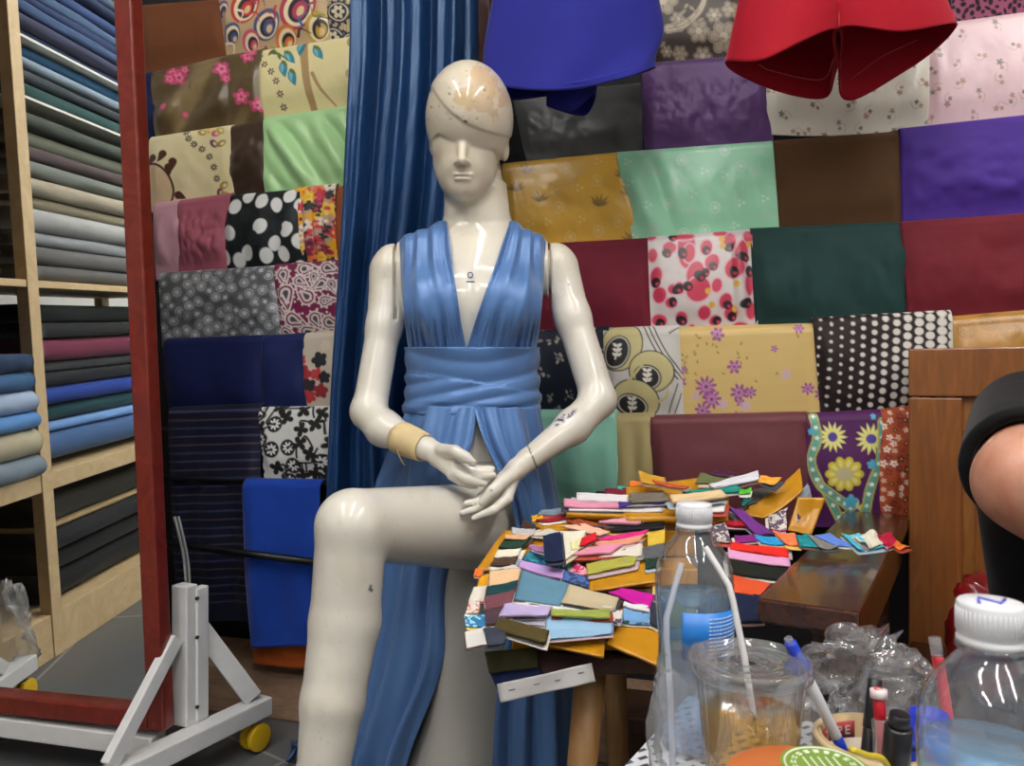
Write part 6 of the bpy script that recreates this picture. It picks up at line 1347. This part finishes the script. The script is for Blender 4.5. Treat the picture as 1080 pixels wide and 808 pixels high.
pen('red_pen', 'red gel pen with a round red and white top, standing in the tape roll', P(926.5, 727, .575), Vector((rx+.005, ry-.004, tz+.002)), .0058, [('cap_top', 0, .07, 1.05, 1.05, plain('pen_top_white', '#ddd0d0', .4)), ('cap', .07, .24, .75, .75, redp), ('barrel', .24, .9, 1.05, 1.05, clearp), ('ink_tube', .24, .9, .6, .6, redp), ('tip', .9, 1, .6, .2, tip)])
pt = P(926.5, 727, .575); MB().tube([pt+Vector((.0028*math.cos(t), .0028*math.sin(t), .0004)) for t in [k*.4 for k in range(12)]], .0005, 5).build('top_mark', redp, [o for o in bpy.data.objects if o.name.startswith('red_pen') and o.type == 'EMPTY'][-1], True)
pen('black_marker', 'thick black marker leaning in the front of the tape roll', P(949, 753, .525), Vector((rx-.004, ry-.028, tz+.002)), .0090, [('cap_end', 0, .10, .72, .8, blackp), ('cap', .10, .55, 1, 1.05, blackp), ('barrel', .56, 1, .95, .95, blackp)], 'marker')
pen('black_pen', 'black pen with a flat clip, standing behind the red pen', P(923, 716, .60), Vector((rx-.006, ry+.010, tz+.002)), .0055, [('cap', 0, .4, 1, 1, blackp), ('barrel', .4, 1, .9, .9, blackp)])
pen('red_white_pen', 'slim red pen with a clear end, upright behind the nearest bottle', P(985.5, 672, .60), Vector((.345, .592, tz+.002)), .0045, [('clear_end', 0, .12, 1, 1, clearp), ('barrel', .12, .95, .95, .95, plain('red_barrel', '#c8303c', .35)), ('tip', .95, 1, .6, .2, tip)])
mk = empty('blue_marker_cap', Vector((rx+.026, ry-.022, tz+.002)), 'open blue marker cap standing in the tape roll', 'cap', 'pens standing in the tape roll')
MB().lathe([(0, .0), (.0118, .0), (.0122, .002), (.0128, .085), (.0105, .085), (.0098, .030), (0, .029)], (rx+.026, ry-.024, tz+.001), 32).build('cap_shell', plain('blue_cap_plastic', '#1430b4', .3), mk, True)
MB().lathe([(.0124, .060), (.0131, .060), (.0131, .066), (.0124, .066)], (rx+.026, ry-.024, tz+.001), 32, closed=True).build('cap_ring', plain('blue_cap_ring', '#3c64c8', .3), mk, True)
tag(base_origin(MB().tube(curve_pts([P(898, 791, .500), P(915, 797, .510), P(935, 806, .524), Vector((.288, .560, tz+.004))], 6), .0022, 10).build('yellow_strap', plain('yellow_plastic', '#cdb62c', .4), None, True)), 'yellow plastic strip lying against the front of the tape roll', 'strap')
# ---------------- round orange tub with a green emblem on its lid
gx, gy = .166, .437
tub = empty('snack_tub', (gx, gy, tz), 'round orange-lidded tub with a green and white emblem, nearest to the camera', 'tub')
MB().lathe([(0, 0), (.036, 0), (.037, .002), (.0405, .086), (.0405, .088)], (gx, gy, tz), 48).build('tub_body', plain('tub_side', '#b9733c', .5), tub, True)
MB().lathe([(.0400, .082), (.0438, .082), (.0442, .084), (.0442, .092), (.0430, .0938), (0, .0938)], (gx, gy, tz), 56).build('lid', plain('orange_lid', '#c0682c', .45), tub, True)
grn = plain('green_emblem', '#6d8a34', .5); wht = plain('emblem_white', '#dfe4cf', .5)
ex, ey = gx+.0185, gy+.0165
emb = MB().lathe([(0, .0940), (.025, .0940), (.025, .0943), (0, .0943)], (ex, ey, tz), 40).build('emblem', grn, tub, False); emb['label'] = 'green emblem'
em = MB()
for rr, dash in ((.0225, 0), (.0185, 1), (.0165, 1)):
    for k in range(36):
        if dash and k % 2: continue
        t = 2*PI*k/36; em.tube([(ex+rr*math.cos(t+q), ey+rr*math.sin(t+q), tz+.0944) for q in (0, .09, .17)], .0006, 4)
for k in range(-2, 3): em.tube([(ex+.0045*k, ey-.010, tz+.0944), (ex+.0045*k, ey+.010, tz+.0944)], .0006, 4)
em.build('emblem_lines', wht, emb, False)

# ---------------- big bag by the shelf, seen in the mirror
BAGFLOOR[0] = .003
vb = unreflect(P(6, 660, 1.95)); crumple('plastic_sack', (vb.x, vb.y, .14), (.08, .06, .15), 'crumpled clear plastic sack on the floor before the shelf, seen in the mirror', 'plastic bag', 44, bagm2, amp=.3)
# ---------------- red carrier bag on the bench
BAGFLOOR[0] = .337
redbag = plain('red_bag_film', '#8a1518', .28, coat=.3)
crumple('red_bag', (.735, 1.17, .43), (.065, .07, .10), 'crumpled red plastic bag on the bench seat beside the person', 'plastic bag', 51, redbag, amp=.3)
# ============================================================ person on the bench, of whom one bent arm reaches into the picture
BG = .004
pf = Field((.30, .40, 0), (1.25, 1.35, 1.20), BG); sh_ = Field((.38, .62, .36), (1.20, 1.30, .95), BG); tr_ = Field((.30, .40, .02), (1.25, 1.35, .62), BG)
Cc = Vector((.835, .905, 0)); fwd = -ba
shR, elR = Vector((.668, .985, .765)), Vector((.5155, .765, .722)); haR = Vector((.72, .70, .53))
shL, elL, haL = Cc+bb*.175+Vector((0, 0, .775)), Cc+bb*.22+fwd*.14+Vector((0, 0, .54)), Cc+bb*.06+fwd*.30+Vector((0, 0, .56))
pel = Cc+ba*.03+Vector((0, 0, .455))
ch = Cc+Vector((0, 0, .70)); nk = Cc+fwd*.02+Vector((0, 0, .86)); hd = Cc+fwd*.05+Vector((0, 0, 1.02))
up = lambda z: Vector((0, 0, z))
# skin: neck, head, arms, hands
pf.add(rc(ch+up(.08), nk, .06, .052), .02); pf.add(rc(nk, hd-up(.04), .052, .055), .02)
pf.add(el(hd+up(.02), (.078, .092, .10)), .02); pf.add(el(hd+fwd*.03-up(.05), (.056, .062, .062)), .03)
pf.add(rc(hd+fwd*.095+up(.015), hd+fwd*.112-up(.018), .010, .013), .01); pf.add(rc(hd+fwd*.088-up(.05)-bb*.018, hd+fwd*.088-up(.05)+bb*.018, .008, .008), .008)
for s in (-1, 1): pf.add(el(hd+bb*.080*s, (.012, .022, .03)), .008)
for s_, e_, h_ in ((shR, elR, haR), (shL, elL, haL)):
    pf.add(rc(s_, e_, .055, .0475), .02); pf.add(rc(e_, e_+(h_-e_)*.35, .0470, .044), .02); pf.add(rc(e_+(h_-e_)*.35, h_, .044, .027), .015)
    d = (h_-e_).normalized(); n = d.cross(up(1)).normalized()
    pf.add(rc(h_, h_+d*.07, .030, .030, (tuple(up(1)), .6)), .015)
    for k in range(4):
        q0 = h_+d*.075+n*(.026-.0175*k); q1 = q0+d*(.03, .036, .034, .026)[k]-up(.010); pf.add(rc(q0-d*.01, q1, .0095, .0085), .006); pf.add(rc(q1, q1+d*.018-up(.020), .0085, .007), .005)
    t0 = h_+d*.02+n*.026; pf.add(rc(t0, t0+d*.035+n*.022, .012, .010), .008); pf.add(rc(t0+d*.035+n*.022, t0+d*.06+n*.022-up(.008), .010, .008), .006)
# feet
hips = [Cc-bb*.09+up(.428), Cc+bb*.09+up(.428)]; knees = [h+fwd*.40+bb*(.05 if i == 0 else .08)-up(.005) for i, h in enumerate(hips)]; ank = [k-fwd*.02-up(.33)-ba*0 for k in knees]
shoes = []
for a in ank:
    a.z = .085; sf = Field(a-Vector((.2, .25, .09)), a+Vector((.2, .2, .08)), .005); sf.add(rc(a, a+fwd*.13-up(.055), .038, .029), .02); sf.add(rc(a, a-up(.05)-fwd*.02, .036, .033), .02); shoes.append(sf.mesh())
# shirt
sh_.add(rc(pel+up(.085), ch, .155, .150, (tuple(fwd), .68)), .03); sh_.add(rc(ch-bb*.10+up(.06), ch+bb*.10+up(.06), .085, .085, (tuple(fwd), .9)), .06)
for s_, e_ in ((shR, elR), (shL, elL)): sh_.add(rc(s_, s_+(e_-s_)*.80, .072, .067), .035)
sh_.add(rc(shR+up(-.09)+bb*.02-fwd*.02, pel-bb*.13+up(.06), .085, .10), .04)
# sleeve mouths
for s_, e_ in ((shR, elR), (shL, elL)):
    d = (e_-s_).normalized(); c = s_+(e_-s_)*.84
    sh_.add(rc(c, c+d*.14, .053, .053), .004, True)
    sh_.add((lambda X, Y, Z, c=c, d=d: -((X-c.x)*d.x+(Y-c.y)*d.y+(Z-c.z)*d.z)+.0+np.maximum(np.sqrt((X-c.x)**2+(Y-c.y)**2+(Z-c.z)**2)-.16, 0), c-Vector((.12, .12, .12)), c+Vector((.12, .12, .12))), .006, True)
sh_.add(rc(nk, nk+up(.08), .062, .066), .01, True)
# trousers
tr_.add(rc(pel-bb*.06+up(.0), pel+bb*.06, .105, .105), .03)
for h, k, a in zip(hips, knees, ank): tr_.add(rc(h, k, .078, .060), .03); tr_.add(rc(k, Vector((k.x, k.y, .11)), .060, .048), .015)
per = empty('person', (Cc.x, Cc.y, 0), 'person in a black short-sleeved T-shirt at the right edge, one bent elbow towards the camera', 'person')
skin, nt, b = _mat('skin'); b.inputs['Base Color'].default_value = (*lin('#c08a70'), 1); b.inputs['Roughness'].default_value = .5; b.inputs['Subsurface Weight'].default_value = .12; b.inputs['Subsurface Radius'].default_value = (.012, .005, .003); b.inputs['Subsurface Scale'].default_value = 1
nzs = add_bump(nt, b, 90, .15, .001)
cr = N(nt, 'ShaderNodeValToRGB'); cr.color_ramp.elements[0].color = (*lin('#b5785e'), 1); cr.color_ramp.elements[0].position = .35; cr.color_ramp.elements[1].color = (*lin('#c99680'), 1); cr.color_ramp.elements[1].position = .65
n2_ = N(nt, 'ShaderNodeTexNoise', Scale=14.0, Detail=4); nt.links.new(n2_.outputs[0], cr.inputs[0]); nt.links.new(cr.outputs[0], b.inputs['Base Color'])
V, Q = pf.mesh(); V = smooth_np(V, Q, 3); 
dk = np.linalg.norm(V-np.array(P(1046, 507, .73)), axis=1); V = V+np.array([.6, .75, 0])[None]*(.004*np.exp(-(dk/.010)**2))[:, None]
mesh_np('body', V, Q, skin, per, True)
for Vs, Qs in shoes: mesh_np('shoe', Vs, Qs, plain('black_shoe', '#18181a', .4), per, True)
V, Q = sh_.mesh(); V = smooth_np(V, Q, 2); w_ = .0035*fbm(V[:, 0]*16+V[:, 1]*9, V[:, 2]*20, 81); V = V+np.stack([-w_*.5, -w_*.8, 0*w_], 1)
mesh_np('t_shirt', V, Q, fabric('#0d0d10', .85, .1), per, True)['label'] = 'black T-shirt'
V, Q = tr_.mesh(); V = smooth_np(V, Q, 2); mesh_np('trousers', V, Q, fabric('#15161c', .85, .1), per, True)['label'] = 'dark trousers'
hr = Field(hd-Vector((.13, .13, .12)), hd+Vector((.13, .13, .16)), .004); hr.add(el(hd-fwd*.012+up(.038), (.086, .097, .10)), .01)
hr.add((lambda X, Y, Z: np.maximum(-((X-hd.x)*fwd.x+(Y-hd.y)*fwd.y-.045)*-1, Z-hd.z-.055) if False else np.maximum(-((X-hd.x)*fwd.x+(Y-hd.y)*fwd.y-.035), Z-(hd.z+.062))+0*X, hd-Vector((.13, .13, .13)), hd+Vector((.13, .13, .13))), .01, True)
V, Q = hr.mesh(); mesh_np('hair', V, Q, plain('black_hair', '#141214', .45, bump=dict(scale=120, strength=.5, dist=.003, stretch=(1, 1, .1))), per, True)
eye = plain('eye_dark', '#1a1412', .2); ew = plain('eye_white', '#d8d2ca', .3)
for s in (-1, 1):
    e0 = hd+fwd*.084+bb*.030*s+up(.012); MB().lathe([(0, -.0065), (.008, -.005), (.0115, 0), (.008, .005), (0, .0065)], e0-fwd*.0085, 16).build('eye', ew, per, True); MB().lathe([(0, -.004), (.005, 0), (0, .003)], e0+fwd*.0015, 12, axis=fwd).build('iris', eye, per, True)

for s in (-1, 1):
    e0 = hd+fwd*.090+bb*.030*s+up(.030); MB().tube([e0-bb*.016+fwd*.002*s, e0+up(.003), e0+bb*.016-fwd*.002*s], .0032, 8).build('eyebrow', plain('brow_hair', '#1a1513', .6), per, True)
